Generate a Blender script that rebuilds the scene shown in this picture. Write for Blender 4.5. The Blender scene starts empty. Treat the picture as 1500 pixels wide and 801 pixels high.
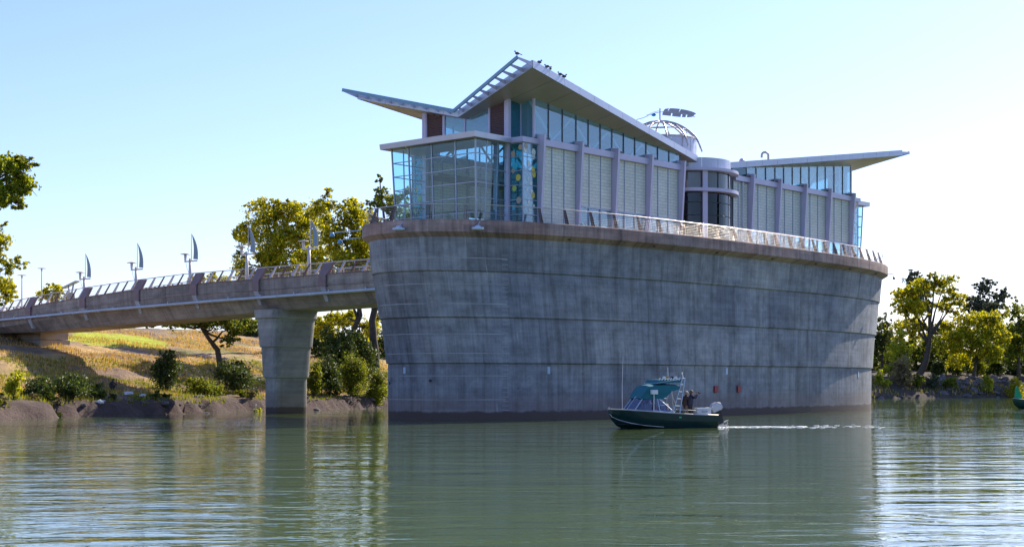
import bpy, bmesh, math, random
import numpy as np
from mathutils import Vector, Matrix, Quaternion
R = math.radians
rng = np.random.default_rng(7)
random.seed(7)

# ------------------------------------------------------------------ camera, sky, sun, exposure
scene = bpy.context.scene
F, HZ, CAMH = 2240.0, 560.0, 2.5            # focal length and horizon row in photo pixels, eye height
cam_d = bpy.data.cameras.new('camera'); cam = bpy.data.objects.new('camera', cam_d)
scene.collection.objects.link(cam); scene.camera = cam
cam.location = (0, 0, CAMH); cam.rotation_euler = (R(90), 0, 0)
cam_d.sensor_width = 36.0; cam_d.lens = 36.0 * F / 1500.0
cam_d.shift_y = (HZ - 400.5) / 1500.0
cam_d.clip_end = 12000.0
SUN_AZ, SUN_EL = 38.5, 37.0                  # azimuth from +Y towards +X
world = bpy.data.worlds.new('World'); scene.world = world; world.use_nodes = True
wn = world.node_tree.nodes; wl = world.node_tree.links
bg = wn['Background']; sky = wn.new('ShaderNodeTexSky'); sky.sky_type = 'NISHITA'
sky.sun_disc = False; sky.sun_elevation = R(SUN_EL); sky.sun_rotation = R(SUN_AZ)
sky.altitude = 10; sky.air_density = 1.0; sky.dust_density = 0.5; sky.ozone_density = 5.0
wb = wn.new('ShaderNodeMix'); wb.data_type = 'RGBA'; wb.blend_type = 'MULTIPLY'; wb.inputs['Factor'].default_value = 1.0
wb.inputs['B'].default_value = (1.0, 0.915, 1.07, 1)          # the camera's cool white balance
wl.new(sky.outputs[0], wb.inputs['A']); wl.new([o for o in wb.outputs if o.type == 'RGBA'][0], bg.inputs[0]); bg.inputs[1].default_value = 0.13
sun_d = bpy.data.lights.new('sun', 'SUN'); sun = bpy.data.objects.new('sun', sun_d)
scene.collection.objects.link(sun)
sun_d.energy = 5.0; sun_d.angle = R(0.53); sun_d.color = (1.0, 0.90, 0.74)
sv = Vector((math.sin(R(SUN_AZ)) * math.cos(R(SUN_EL)), math.cos(R(SUN_AZ)) * math.cos(R(SUN_EL)), math.sin(R(SUN_EL))))
sun.rotation_euler = sv.to_track_quat('Z', 'Y').to_euler()
scene.view_settings.view_transform = 'Standard'; scene.view_settings.look = 'None'
scene.view_settings.gamma = 1.0; scene.view_settings.use_curve_mapping = False
scene.view_settings.exposure = 0.68

# ------------------------------------------------------------------ materials
MATS = {}
def mat(name):
    m = bpy.data.materials.new(name); m.use_nodes = True
    MATS[name] = m
    nt = m.node_tree
    return m, nt, nt.nodes, nt.links, nt.nodes['Principled BSDF']
def N(nodes, t, **kw):
    n = nodes.new(t)
    for k, v in kw.items():
        if k.startswith('i_'): n.inputs[k[2:].replace('_', ' ')].default_value = v
        elif k[0] == 'n' and k[1:].isdigit(): n.inputs[int(k[1:])].default_value = v
        else: setattr(n, k, v)
    return n
def mixc(nodes, links, fac, a, b, blend='MIX'):
    n = nodes.new('ShaderNodeMix'); n.data_type = 'RGBA'; n.blend_type = blend
    for sock, val in ((n.inputs['Factor'], fac), (n.inputs['A'], a), (n.inputs['B'], b)):
        if hasattr(val, 'is_output'): links.new(val, sock)
        elif isinstance(val, (int, float)): sock.default_value = val
        else: sock.default_value = (*val, 1) if len(val) == 3 else val
    return [o for o in n.outputs if o.type == 'RGBA'][0]
def ramp(nodes, links, src, pts):
    r = nodes.new('ShaderNodeValToRGB'); links.new(src, r.inputs[0])
    e = r.color_ramp.elements
    while len(e) < len(pts): e.new(0.5)
    for el, (p, c) in zip(e, pts):
        el.position = p; el.color = (c, c, c, 1) if isinstance(c, (int, float)) else (*c, 1)
    return r.outputs[0]
def vec(nodes, links, src, scale, loc=(0, 0, 0)):
    m = nodes.new('ShaderNodeMapping'); m.inputs['Scale'].default_value = scale; m.inputs['Location'].default_value = loc
    links.new(src, m.inputs[0]); return m.outputs[0]
def noise(nodes, links, v, scale=1.0, detail=4.0, rough=0.55, dist=0.0):
    n = nodes.new('ShaderNodeTexNoise'); n.inputs['Scale'].default_value = scale
    n.inputs['Detail'].default_value = detail; n.inputs['Roughness'].default_value = rough
    n.inputs['Distortion'].default_value = dist
    links.new(v, n.inputs['Vector']); return n.outputs[0]
def bump(nodes, links, h, bsdf, strength=0.3, dist=0.05):
    b = nodes.new('ShaderNodeBump'); b.inputs['Strength'].default_value = strength
    b.inputs['Distance'].default_value = dist
    links.new(h, b.inputs['Height']); links.new(b.outputs[0], bsdf.inputs['Normal']); return b

def plain(name, col, rough=0.5, metal=0.0, var=0.12, vscale=1.5, bmp=0.0):
    m, nt, n, l, p = mat(name)
    tc = n.new('ShaderNodeTexCoord')
    nz = noise(n, l, tc.outputs['Object'], vscale, 5)
    f = ramp(n, l, nz, [(0.3, 1 - var), (0.7, 1.0)])
    l.new(mixc(n, l, 1.0, col, f, 'MULTIPLY'), p.inputs['Base Color'])
    p.inputs['Roughness'].default_value = rough; p.inputs['Metallic'].default_value = metal
    if bmp: bump(n, l, noise(n, l, tc.outputs['Object'], vscale * 8, 4), p, bmp, 0.02)
    return m

def concrete_uv(name, base, warm, wet=False, streak=0.55):
    """board-marked concrete; UV: metres along the wall, metres up"""
    m, nt, n, l, p = mat(name)
    uv = n.new('ShaderNodeUVMap').outputs[0]
    big = noise(n, l, vec(n, l, uv, (0.11, 0.16, 1)), 1, 4, 0.6)
    c = mixc(n, l, ramp(n, l, big, [(0.35, 0.0), (0.68, 1.0)]), base, warm)
    # formwork lifts, each cast with a slightly different tone
    br = n.new('ShaderNodeTexBrick'); br.offset = 0.37; br.inputs['Scale'].default_value = 1.0
    br.inputs['Brick Width'].default_value = 5.6; br.inputs['Row Height'].default_value = 3.05
    br.inputs['Mortar Size'].default_value = 0.014; br.inputs['Mortar Smooth'].default_value = 0.3
    br.inputs['Color1'].default_value = (0.68, 0.69, 0.72, 1); br.inputs['Color2'].default_value = (1.15, 1.14, 1.12, 1)
    br.inputs['Mortar'].default_value = (0.72, 0.72, 0.72, 1)
    l.new(vec(n, l, uv, (1, 1, 1), (0, -0.7, 0)), br.inputs['Vector'])
    c = mixc(n, l, 0.75, c, br.outputs[0], 'MULTIPLY')
    # dark run-off streaks
    st = noise(n, l, vec(n, l, uv, (1.5, 0.10, 1)), 1, 6, 0.62, 0.3)
    sf = ramp(n, l, st, [(0.30, 0.50), (0.52, 1.0)])
    st2 = noise(n, l, vec(n, l, uv, (4.5, 0.22, 1)), 1, 5, 0.65, 0.2)
    sf2 = ramp(n, l, st2, [(0.30, 0.66), (0.55, 1.0)])
    blot = ramp(n, l, noise(n, l, vec(n, l, uv, (0.5, 0.7, 1)), 1, 8, 0.72), [(0.34, 0.48), (0.60, 1.08)])
    c = mixc(n, l, streak, c, sf, 'MULTIPLY'); c = mixc(n, l, streak * 0.9, c, sf2, 'MULTIPLY'); c = mixc(n, l, 0.8, c, blot, 'MULTIPLY')
    # pour lines
    ln = noise(n, l, vec(n, l, uv, (0.05, 3.2, 1)), 1, 4, 0.6)
    c = mixc(n, l, 0.55, c, ramp(n, l, ln, [(0.35, 0.78), (0.6, 1.06)]), 'MULTIPLY')
    # white lime runs
    wv = noise(n, l, vec(n, l, uv, (2.1, 0.20, 1), (31, 3.3, 0)), 1, 3, 0.5)
    c = mixc(n, l, ramp(n, l, wv, [(0.715, 0.0), (0.77, 0.75)]), c, (0.62, 0.64, 0.66))
    # tie holes
    vo = n.new('ShaderNodeTexVoronoi'); vo.inputs['Scale'].default_value = 1.0; vo.inputs['Randomness'].default_value = 0.12
    l.new(vec(n, l, uv, (0.62, 0.98, 1)), vo.inputs['Vector'])
    holes = ramp(n, l, vo.outputs['Distance'], [(0.035, 1.0), (0.055, 0.0)])
    hm = n.new('ShaderNodeMath'); hm.operation = 'MULTIPLY'; l.new(holes, hm.inputs[0])
    l.new(ramp(n, l, noise(n, l, vec(n, l, uv, (0.2, 0.5, 1)), 1, 2), [(0.52, 0.0), (0.6, 0.75)]), hm.inputs[1])
    c = mixc(n, l, hm.outputs[0], c, (0.07, 0.07, 0.07))
    if wet:
        sx = n.new('ShaderNodeSeparateXYZ'); l.new(uv, sx.inputs[0])
        ad = n.new('ShaderNodeMath'); ad.operation = 'MULTIPLY_ADD'; ad.inputs[1].default_value = 0.5; 
        l.new(noise(n, l, vec(n, l, uv, (0.8, 0.1, 1)), 1, 4), ad.inputs[0]); l.new(sx.outputs[1], ad.inputs[2])
        hf = n.new('ShaderNodeMath'); hf.operation = 'MULTIPLY'; hf.inputs[1].default_value = 0.5; l.new(ad.outputs[0], hf.inputs[0])
        wf = ramp(n, l, hf.outputs[0], [(0.36, 1.0), (0.43, 0.0)])
        c = mixc(n, l, wf, c, (0.010, 0.009, 0.008))
        mud = ramp(n, l, ad.outputs[0], [(0.8, 0.55), (1.0, 0.0)])
        ad2 = n.new('ShaderNodeMath'); ad2.operation = 'MULTIPLY'; ad2.inputs[1].default_value = 0.42
        l.new(ad.outputs[0], ad2.inputs[0])
        c = mixc(n, l, ramp(n, l, ad2.outputs[0], [(0.6, 0.45), (0.95, 0.0)]), c, (0.20, 0.14, 0.12))
    l.new(c, p.inputs['Base Color']); p.inputs['Roughness'].default_value = 0.85
    h = n.new('ShaderNodeMath'); h.operation = 'ADD'
    l.new(noise(n, l, vec(n, l, uv, (0.6, 9, 1)), 1, 4), h.inputs[0]); l.new(noise(n, l, vec(n, l, uv, (3, 3, 1)), 1, 8, 0.7), h.inputs[1])
    bump(n, l, h.outputs[0], p, 0.35, 0.03)
    return m

M_HULL = concrete_uv('hull_concrete', (0.255, 0.28, 0.33), (0.39, 0.395, 0.405), True, 0.8)
M_CAP = concrete_uv('cap_concrete', (0.42, 0.255, 0.21), (0.46, 0.37, 0.35), False, 0.95)
M_BRIDGE = concrete_uv('bridge_concrete', (0.36, 0.31, 0.28), (0.45, 0.40, 0.36), False, 0.7)
M_PIER = concrete_uv('pier_concrete', (0.40, 0.40, 0.40), (0.48, 0.47, 0.44), True, 0.5)
M_SILVER = plain('silver_lavender_paint', (0.54, 0.52, 0.68), 0.42, 0.1, 0.12, 0.8)
M_WHITE = plain('white_paint', (0.78, 0.78, 0.80), 0.4, 0, 0.08)
M_FASCIA = plain('fascia_aluminium', (0.50, 0.53, 0.63), 0.35, 0.35, 0.12, 0.7)
M_BLUEBAR = plain('blue_grey_bar_paint', (0.20, 0.36, 0.48), 0.4, 0.2, 0.12)
M_SOFFIT = plain('tan_soffit_panel', (0.50, 0.43, 0.33), 0.38, 0.25, 0.22, 0.35)
M_MULL = plain('grey_blue_mullion', (0.36, 0.42, 0.52), 0.4, 0.3, 0.1)
M_DARKMULL = plain('dark_mullion', (0.05, 0.07, 0.09), 0.4, 0.3, 0.1)
M_LOUVER = plain('brown_louvre', (0.17, 0.11, 0.12), 0.5, 0.1, 0.15)
M_BRONZE = plain('bronze_rail_post', (0.16, 0.105, 0.10), 0.4, 0.4, 0.2)
M_STEEL = plain('stainless_tube', (0.62, 0.58, 0.56), 0.28, 0.8, 0.1)
M_PILASTER = plain('mauve_pilaster', (0.26, 0.18, 0.19), 0.6, 0.0, 0.25, 2.0, 0.3)
M_PIPE = plain('pale_blue_pipe', (0.52, 0.58, 0.68), 0.35, 0.2, 0.2, 0.6)
M_FLOOR = plain('deck_floor', (0.36, 0.35, 0.34), 0.7)
M_INT = plain('interior_wall', (0.26, 0.22, 0.18), 0.7)
M_INTTEAL = plain('interior_machine_teal', (0.06, 0.16, 0.20), 0.5)
M_DARK = plain('dark_rubber', (0.025, 0.025, 0.03), 0.6)
M_RED = plain('red_plate_paint', (0.26, 0.015, 0.03), 0.5)
M_BLUEPLATE = plain('pale_blue_plate', (0.42, 0.56, 0.70), 0.4)
M_DOME = plain('dome_steel', (0.46, 0.42, 0.42), 0.35, 0.6)
M_FEATHER = plain('feather_metal', (0.30, 0.28, 0.32), 0.35, 0.6, 0.2, 3)

def glass(name, tint, refl=0.10, body=None, bodyf=0.0):
    m, nt, n, l, p = mat(name); n.remove(p)
    out = n['Material Output']
    t = n.new('ShaderNodeBsdfTransparent'); t.inputs[0].default_value = (*tint, 1)
    g = n.new('ShaderNodeBsdfGlossy'); g.inputs['Roughness'].default_value = 0.03; g.inputs[0].default_value = (0.9, 0.95, 1, 1)
    tc = n.new('ShaderNodeTexCoord')
    b = n.new('ShaderNodeBump'); b.inputs['Strength'].default_value = 0.05; b.inputs['Distance'].default_value = 0.05
    l.new(noise(n, l, tc.outputs['Object'], 0.9, 2), b.inputs['Height']); l.new(b.outputs[0], g.inputs['Normal'])
    lw = n.new('ShaderNodeLayerWeight'); pw = n.new('ShaderNodeMath'); pw.operation = 'POWER'; pw.inputs[1].default_value = 4.0
    l.new(lw.outputs['Facing'], pw.inputs[0])
    ad = n.new('ShaderNodeMath'); ad.operation = 'MULTIPLY_ADD'; ad.use_clamp = True; ad.inputs[1].default_value = 0.8; ad.inputs[2].default_value = refl * 0.5
    l.new(pw.outputs[0], ad.inputs[0])
    base = t.outputs[0]
    if bodyf:
        d = n.new('ShaderNodeBsdfTranslucent'); d.inputs[0].default_value = (*body, 1)
        d2 = n.new('ShaderNodeBsdfDiffuse'); d2.inputs[0].default_value = (*body, 1)
        dm = n.new('ShaderNodeMixShader'); dm.inputs[0].default_value = 0.5
        l.new(d.outputs[0], dm.inputs[1]); l.new(d2.outputs[0], dm.inputs[2])
        mm = n.new('ShaderNodeMixShader'); mm.inputs[0].default_value = bodyf
        l.new(t.outputs[0], mm.inputs[1]); l.new(dm.outputs[0], mm.inputs[2]); base = mm.outputs[0]
    ms = n.new('ShaderNodeMixShader'); l.new(ad.outputs[0], ms.inputs[0]); l.new(base, ms.inputs[1]); l.new(g.outputs[0], ms.inputs[2])
    l.new(ms.outputs[0], out.inputs['Surface']); return m
M_GLASS = glass('clear_aqua_glass', (0.80, 0.94, 0.97), 0.07)
M_CLERE = glass('pale_blue_clerestory_glass', (0.74, 0.93, 0.98), 0.22, (0.48, 0.80, 0.92), 0.22)
M_DARKGLASS = glass('dark_glass', (0.22, 0.26, 0.32), 0.08)
M_TEALGLASS = glass('teal_glass', (0.20, 0.62, 0.68), 0.10, (0.05, 0.35, 0.42), 0.25)
M_BOATGLASS = glass('boat_screen_glass', (0.55, 0.58, 0.75), 0.12)

def panel_material():
    m, nt, n, l, p = mat('translucent_wall_panel')
    tc = n.new('ShaderNodeTexCoord'); sx = n.new('ShaderNodeSeparateXYZ'); l.new(tc.outputs['Object'], sx.inputs[0])
    cb = n.new('ShaderNodeCombineXYZ'); ad = n.new('ShaderNodeMath'); ad.operation = 'ADD'
    l.new(sx.outputs[0], ad.inputs[0]); l.new(sx.outputs[1], ad.inputs[1])
    l.new(ad.outputs[0], cb.inputs[0]); l.new(sx.outputs[2], cb.inputs[1])
    br = n.new('ShaderNodeTexBrick'); br.offset = 0.5; br.inputs['Scale'].default_value = 1
    br.inputs['Brick Width'].default_value = 0.69; br.inputs['Row Height'].default_value = 0.235
    br.inputs['Mortar Size'].default_value = 0.011; br.inputs['Mortar Smooth'].default_value = 0.4
    br.inputs['Color1'].default_value = (0.80, 0.86, 0.76, 1); br.inputs['Color2'].default_value = (0.88, 0.92, 0.82, 1)
    br.inputs['Mortar'].default_value = (0.30, 0.36, 0.36, 1)
    l.new(cb.outputs[0], br.inputs['Vector'])
    c = mixc(n, l, 0.35, br.outputs[0], ramp(n, l, noise(n, l, tc.outputs['Object'], 0.7, 4), [(0.3, 0.75), (0.7, 1.05)]), 'MULTIPLY')
    l.new(c, p.inputs['Base Color']); p.inputs['Roughness'].default_value = 0.45
    tr = n.new('ShaderNodeBsdfTranslucent'); l.new(c, tr.inputs[0])
    ms = n.new('ShaderNodeMixShader'); ms.inputs[0].default_value = 0.25
    l.new(p.outputs[0], ms.inputs[1]); l.new(tr.outputs[0], ms.inputs[2]); l.new(ms.outputs[0], n['Material Output'].inputs[0])
    inv = n.new('ShaderNodeMath'); inv.operation = 'SUBTRACT'; inv.inputs[0].default_value = 1; l.new(br.outputs['Fac'], inv.inputs[1])
    bump(n, l, inv.outputs[0], p, 0.5, 0.02)
    return m
M_PANEL = panel_material()

def leaf_material(name, dark, light, trans=0.45):
    m, nt, n, l, p = mat(name)
    g = n.new('ShaderNodeNewGeometry')
    tc = n.new('ShaderNodeTexCoord')
    c = mixc(n, l, g.outputs['Random Per Island'], dark, light)
    big = ramp(n, l, noise(n, l, tc.outputs['Object'], 0.45, 3), [(0.35, 0.70), (0.65, 1.15)])
    c = mixc(n, l, 1.0, c, big, 'MULTIPLY')
    l.new(c, p.inputs['Base Color']); p.inputs['Roughness'].default_value = 0.5
    tr = n.new('ShaderNodeBsdfTranslucent'); l.new(mixc(n, l, 1.0, c, (1.35, 1.25, 0.5), 'MULTIPLY'), tr.inputs[0])
    ms = n.new('ShaderNodeMixShader'); ms.inputs[0].default_value = trans
    l.new(p.outputs[0], ms.inputs[1]); l.new(tr.outputs[0], ms.inputs[2]); l.new(ms.outputs[0], n['Material Output'].inputs[0])
    return m
L_YELLOW = leaf_material('leaf_yellow_green', (0.15, 0.20, 0.012), (0.72, 0.66, 0.03), 0.62)
L_GREEN = leaf_material('leaf_mid_green', (0.08, 0.13, 0.015), (0.30, 0.32, 0.03), 0.55)
L_LIT = leaf_material('leaf_fresh_green', (0.09, 0.15, 0.012), (0.48, 0.50, 0.03), 0.58)
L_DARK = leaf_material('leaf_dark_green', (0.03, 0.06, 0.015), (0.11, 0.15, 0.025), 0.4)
L_BLUE = leaf_material('leaf_grey_green', (0.05, 0.07, 0.045), (0.12, 0.14, 0.08), 0.3)
L_PALE = leaf_material('leaf_pale_straw', (0.16, 0.14, 0.08), (0.34, 0.28, 0.16), 0.4)
L_WILLOW = leaf_material('leaf_bright_willow', (0.26, 0.32, 0.02), (0.60, 0.60, 0.06), 0.6)
M_BARK = plain('bark', (0.11, 0.085, 0.065), 0.9, 0, 0.5, 3.0, 0.8)
M_ROCK = plain('riprap_rock', (0.17, 0.155, 0.165), 0.9, 0, 0.5, 1.2, 0.8)

# ------------------------------------------------------------------ helpers
COL = scene.collection
TH = math.atan(1970.0 / F)                     # the building's long axis, from +Y towards +X
SU, CU = math.sin(TH), math.cos(TH)
def ab(a, b):                                  # building frame -> world x, y
    return (a * SU + b * CU, 100 + a * CU - b * SU)
def tag(o, label=None, cat=None, group=None, kind=None):
    if label: o['label'] = label
    if cat: o['category'] = cat
    if group: o['group'] = group
    if kind: o['kind'] = kind
    return o
def empty(name, loc, rz=0.0, parent=None):
    o = bpy.data.objects.new(name, None); COL.objects.link(o); o.location = loc; o.rotation_euler = (0, 0, rz)
    o.empty_display_size = 0.3
    if parent: o.parent = parent
    return o
class Frame:
    """a root Empty standing at (a0, b0, z0) of the building frame; its parts are given in (a, b, z)"""
    def __init__(s, name, a0, b0, z0=0.0):
        s.o = empty(name, (*ab(a0, b0), z0), math.pi / 2 - TH); s.a0, s.b0, s.z0 = a0, b0, z0
    def conv(s, v): return [(p[0] - s.a0, -(p[1] - s.b0), p[2] - s.z0) for p in v]
def mesh_obj(name, verts, faces, m, parent=None, smooth=False, uvs=None, recalc=True, mats=None, fmat=None):
    me = bpy.data.meshes.new(name); me.from_pydata([tuple(map(float, v)) for v in verts], [], faces)
    if uvs is not None:
        ul = me.uv_layers.new(name='UVMap')
        for poly in me.polygons:
            for li, vi in zip(poly.loop_indices, poly.vertices): ul.data[li].uv = uvs[vi]
    if recalc:
        bm = bmesh.new(); bm.from_mesh(me); bmesh.ops.recalc_face_normals(bm, faces=bm.faces); bm.to_mesh(me); bm.free()
    if smooth:
        for p in me.polygons: p.use_smooth = True
    for mm in (mats or [m]): me.materials.append(mm)
    if fmat is not None:
        me.polygons.foreach_set('material_index', fmat)
    o = bpy.data.objects.new(name, me); COL.objects.link(o)
    if parent is not None: o.parent = parent
    return o
class MB:
    def __init__(s, xf=None): s.v = []; s.f = []; s.xf = xf
    def add(s, vs, fs):
        k = len(s.v); s.v += [tuple(v) for v in vs]; s.f += [tuple(i + k for i in f) for f in fs]; return s
    def hexa(s, p):       # 4 bottom, 4 top in the same order
        return s.add(p, [(0, 1, 2, 3), (4, 5, 6, 7), (0, 1, 5, 4), (1, 2, 6, 5), (2, 3, 7, 6), (3, 0, 4, 7)])
    def box(s, x0, x1, y0, y1, z0, z1):
        return s.hexa([(x0, y0, z0), (x1, y0, z0), (x1, y1, z0), (x0, y1, z0), (x0, y0, z1), (x1, y0, z1), (x1, y1, z1), (x0, y1, z1)])
    def slab(s, quad, off):   # quad of points extruded by the vector off
        q2 = [tuple(Vector(p) + Vector(off)) for p in quad]
        n = len(quad)
        return s.add(list(quad) + q2, [tuple(range(n)), tuple(range(n, 2 * n))] + [(i, (i + 1) % n, n + (i + 1) % n, n + i) for i in range(n)])
    def bar(s, p0, p1, w, h, up=(0, 0, 1)):
        p0, p1 = Vector(p0), Vector(p1); d = (p1 - p0).normalized(); up = Vector(up)
        sd = d.cross(up)
        if sd.length < 1e-4: sd = d.cross(Vector((1, 0, 0)))
        sd.normalize(); u2 = sd.cross(d).normalized()
        c = [(-1, -1), (1, -1), (1, 1), (-1, 1)]
        return s.hexa([tuple(p0 + sd * (w / 2 * x) + u2 * (h / 2 * y)) for x, y in c] + [tuple(p1 + sd * (w / 2 * x) + u2 * (h / 2 * y)) for x, y in c])
    def tube(s, pts, rad, n=8, closed=False):
        pts = [Vector(p) for p in pts]; k0 = len(s.v); m = len(pts)
        rr = rad if isinstance(rad, (list, tuple)) else [rad] * m
        prev = None
        for i, p in enumerate(pts):
            if closed: d = (pts[(i + 1) % m] - pts[i - 1])
            else: d = pts[min(i + 1, m - 1)] - pts[max(i - 1, 0)]
            d.normalize()
            ref = prev if prev is not None else (Vector((0, 0, 1)) if abs(d.z) < 0.9 else Vector((1, 0, 0)))
            x = (ref - d * ref.dot(d)); x.normalize(); y = d.cross(x); prev = x
            for j in range(n):
                t = 2 * math.pi * j / n; s.v.append(tuple(p + x * (math.cos(t) * rr[i]) + y * (math.sin(t) * rr[i])))
        for i in range(m if closed else m - 1):
            i2 = (i + 1) % m
            for j in range(n):
                s.f.append((k0 + i * n + j, k0 + i * n + (j + 1) % n, k0 + i2 * n + (j + 1) % n, k0 + i2 * n + j))
        if not closed:
            s.f.append(tuple(k0 + j for j in range(n))); s.f.append(tuple(k0 + (m - 1) * n + j for j in range(n)))
        return s
    def lathe(s, prof, cx=0, cy=0, n=16, t0=0, t1=None):   # profile of (r, z)
        k0 = len(s.v); m = len(prof); full = t1 is None
        nn = n if full else n + 1
        for r, z in prof:
            for j in range(nn):
                t = t0 + (2 * math.pi if full else (t1 - t0)) * j / n
                s.v.append((cx + r * math.cos(t), cy + r * math.sin(t), z))
        for i in range(m - 1):
            for j in range(n):
                j2 = (j + 1) % nn
                s.f.append((k0 + i * nn + j, k0 + i * nn + j2, k0 + (i + 1) * nn + j2, k0 + (i + 1) * nn + j))
        if full:
            s.f.append(tuple(k0 + j for j in range(nn))); s.f.append(tuple(k0 + (m - 1) * nn + j for j in range(nn)))
        return s
    def ell(s, c, r, n=10, k=6):
        prof = []
        k0 = len(s.v)
        for i in range(k + 1):
            ph = -math.pi / 2 + math.pi * i / k
            for j in range(n):
                t = 2 * math.pi * j / n
                s.v.append((c[0] + r[0] * math.cos(ph) * math.cos(t), c[1] + r[1] * math.cos(ph) * math.sin(t), c[2] + r[2] * math.sin(ph)))
        for i in range(k):
            for j in range(n):
                s.f.append((k0 + i * n + j, k0 + i * n + (j + 1) % n, k0 + (i + 1) * n + (j + 1) % n, k0 + (i + 1) * n + j))
        return s
    def build(s, name, m, parent, smooth=False, uvs=None):
        v = s.v
        if s.xf: v = [s.xf(p) for p in v]
        if isinstance(parent, tuple):            # (Frame, part) -> sub-part
            v = parent[0].conv(v); par = parent[1]
        elif isinstance(parent, Frame): v = parent.conv(v); par = parent.o
        else: par = parent
        return mesh_obj(name, v, s.f, m, par, smooth, uvs)
def at(px, py, Y):                             # photo pixel at depth Y -> world
    return Vector(((px - 750) / F * Y, Y, CAMH + (HZ - py) * Y / F))

# ------------------------------------------------------------------ terrain
SHORE = np.array([(-75, -400), (-60, -150), (-50, 0), (-42, 60), (-34.5, 98), (-31.5, 112), (-27, 120), (-23, 131), (-17.5, 138), (-13, 148),
                  (15, 187), (40, 219), (55.7, 234), (70.7, 243.5), (85.2, 254), (120, 268), (200, 285), (500, 330), (4000, 900)], float)
def shore_dist(X, Y):
    X = np.atleast_1d(np.asarray(X, float)); Y = np.atleast_1d(np.asarray(Y, float))
    best = np.full(X.shape, 1e9); sgn = np.ones(X.shape)
    for (x0, y0), (x1, y1) in zip(SHORE[:-1], SHORE[1:]):
        dx, dy = x1 - x0, y1 - y0; L2 = dx * dx + dy * dy
        t = np.clip(((X - x0) * dx + (Y - y0) * dy) / L2, 0, 1)
        d = np.hypot(X - x0 - t * dx, Y - y0 - t * dy)
        cr = dx * (Y - y0) - dy * (X - x0)
        m = d < best; best = np.where(m, d, best); sgn = np.where(m, np.where(cr > 0, 1, -1), sgn)
    return best * sgn
def vnoise(X, Y, sc, seed=0):
    x = X * sc + seed * 17.3; y = Y * sc + seed * 7.1
    return (np.sin(x * 1.7 + 1.3 * np.sin(y * 1.1 + seed)) + np.sin(y * 1.9 + 1.7 * np.sin(x * 0.83 + 2 * seed)) + 0.5 * np.sin(x * 3.3 + y * 2.7 + seed)) / 2.5
def height(X, Y):
    X = np.atleast_1d(np.asarray(X, float)); Y = np.atleast_1d(np.asarray(Y, float))
    s = shore_dist(X, Y) + 0.7 * vnoise(X, Y, 0.55, 1) + 0.4 * vnoise(X, Y, 1.5, 2) + 0.2 * vnoise(X, Y, 3.7, 6)
    zl = np.interp(s, [-40, -4, -0.6, 0, 0.35, 1.2, 4, 8, 14, 20, 32, 46, 60, 90, 400, 9000], [-5, -1.6, -0.4, 0.12, 0.8, 1.15, 1.5, 2.1, 3.3, 4.9, 6.6, 8.8, 9.6, 9.8, 9.8, 9.8])
    zr = np.interp(s, [-40, -4, -0.6, 0, 0.8, 4, 8, 18, 40, 400, 9000], [-5, -1.6, -0.4, 0.12, 0.7, 2.2, 3.4, 4.2, 5.2, 6.5, 7])
    w = np.clip((X - 5) / 30, 0, 1)
    z = zl * (1 - w) + zr * w
    amp = np.clip(s / 6, 0, 1)
    return z + amp * (0.16 * vnoise(X, Y, 0.35, 3) + 0.07 * vnoise(X, Y, 1.3, 4))
def hgt(x, y): return float(height(x, y)[0])
def ground(px, py):                            # first ground point seen through a photo pixel
    Y = np.linspace(60, 420, 3600); X = (px - 750) / F * Y; Z = CAMH + (HZ - py) * Y / F
    hit = np.nonzero((height(X, Y) >= Z) & (shore_dist(X, Y) > -0.5))[0]
    i = hit[0] if len(hit) else -1
    return Vector((X[i], Y[i], hgt(X[i], Y[i])))

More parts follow.
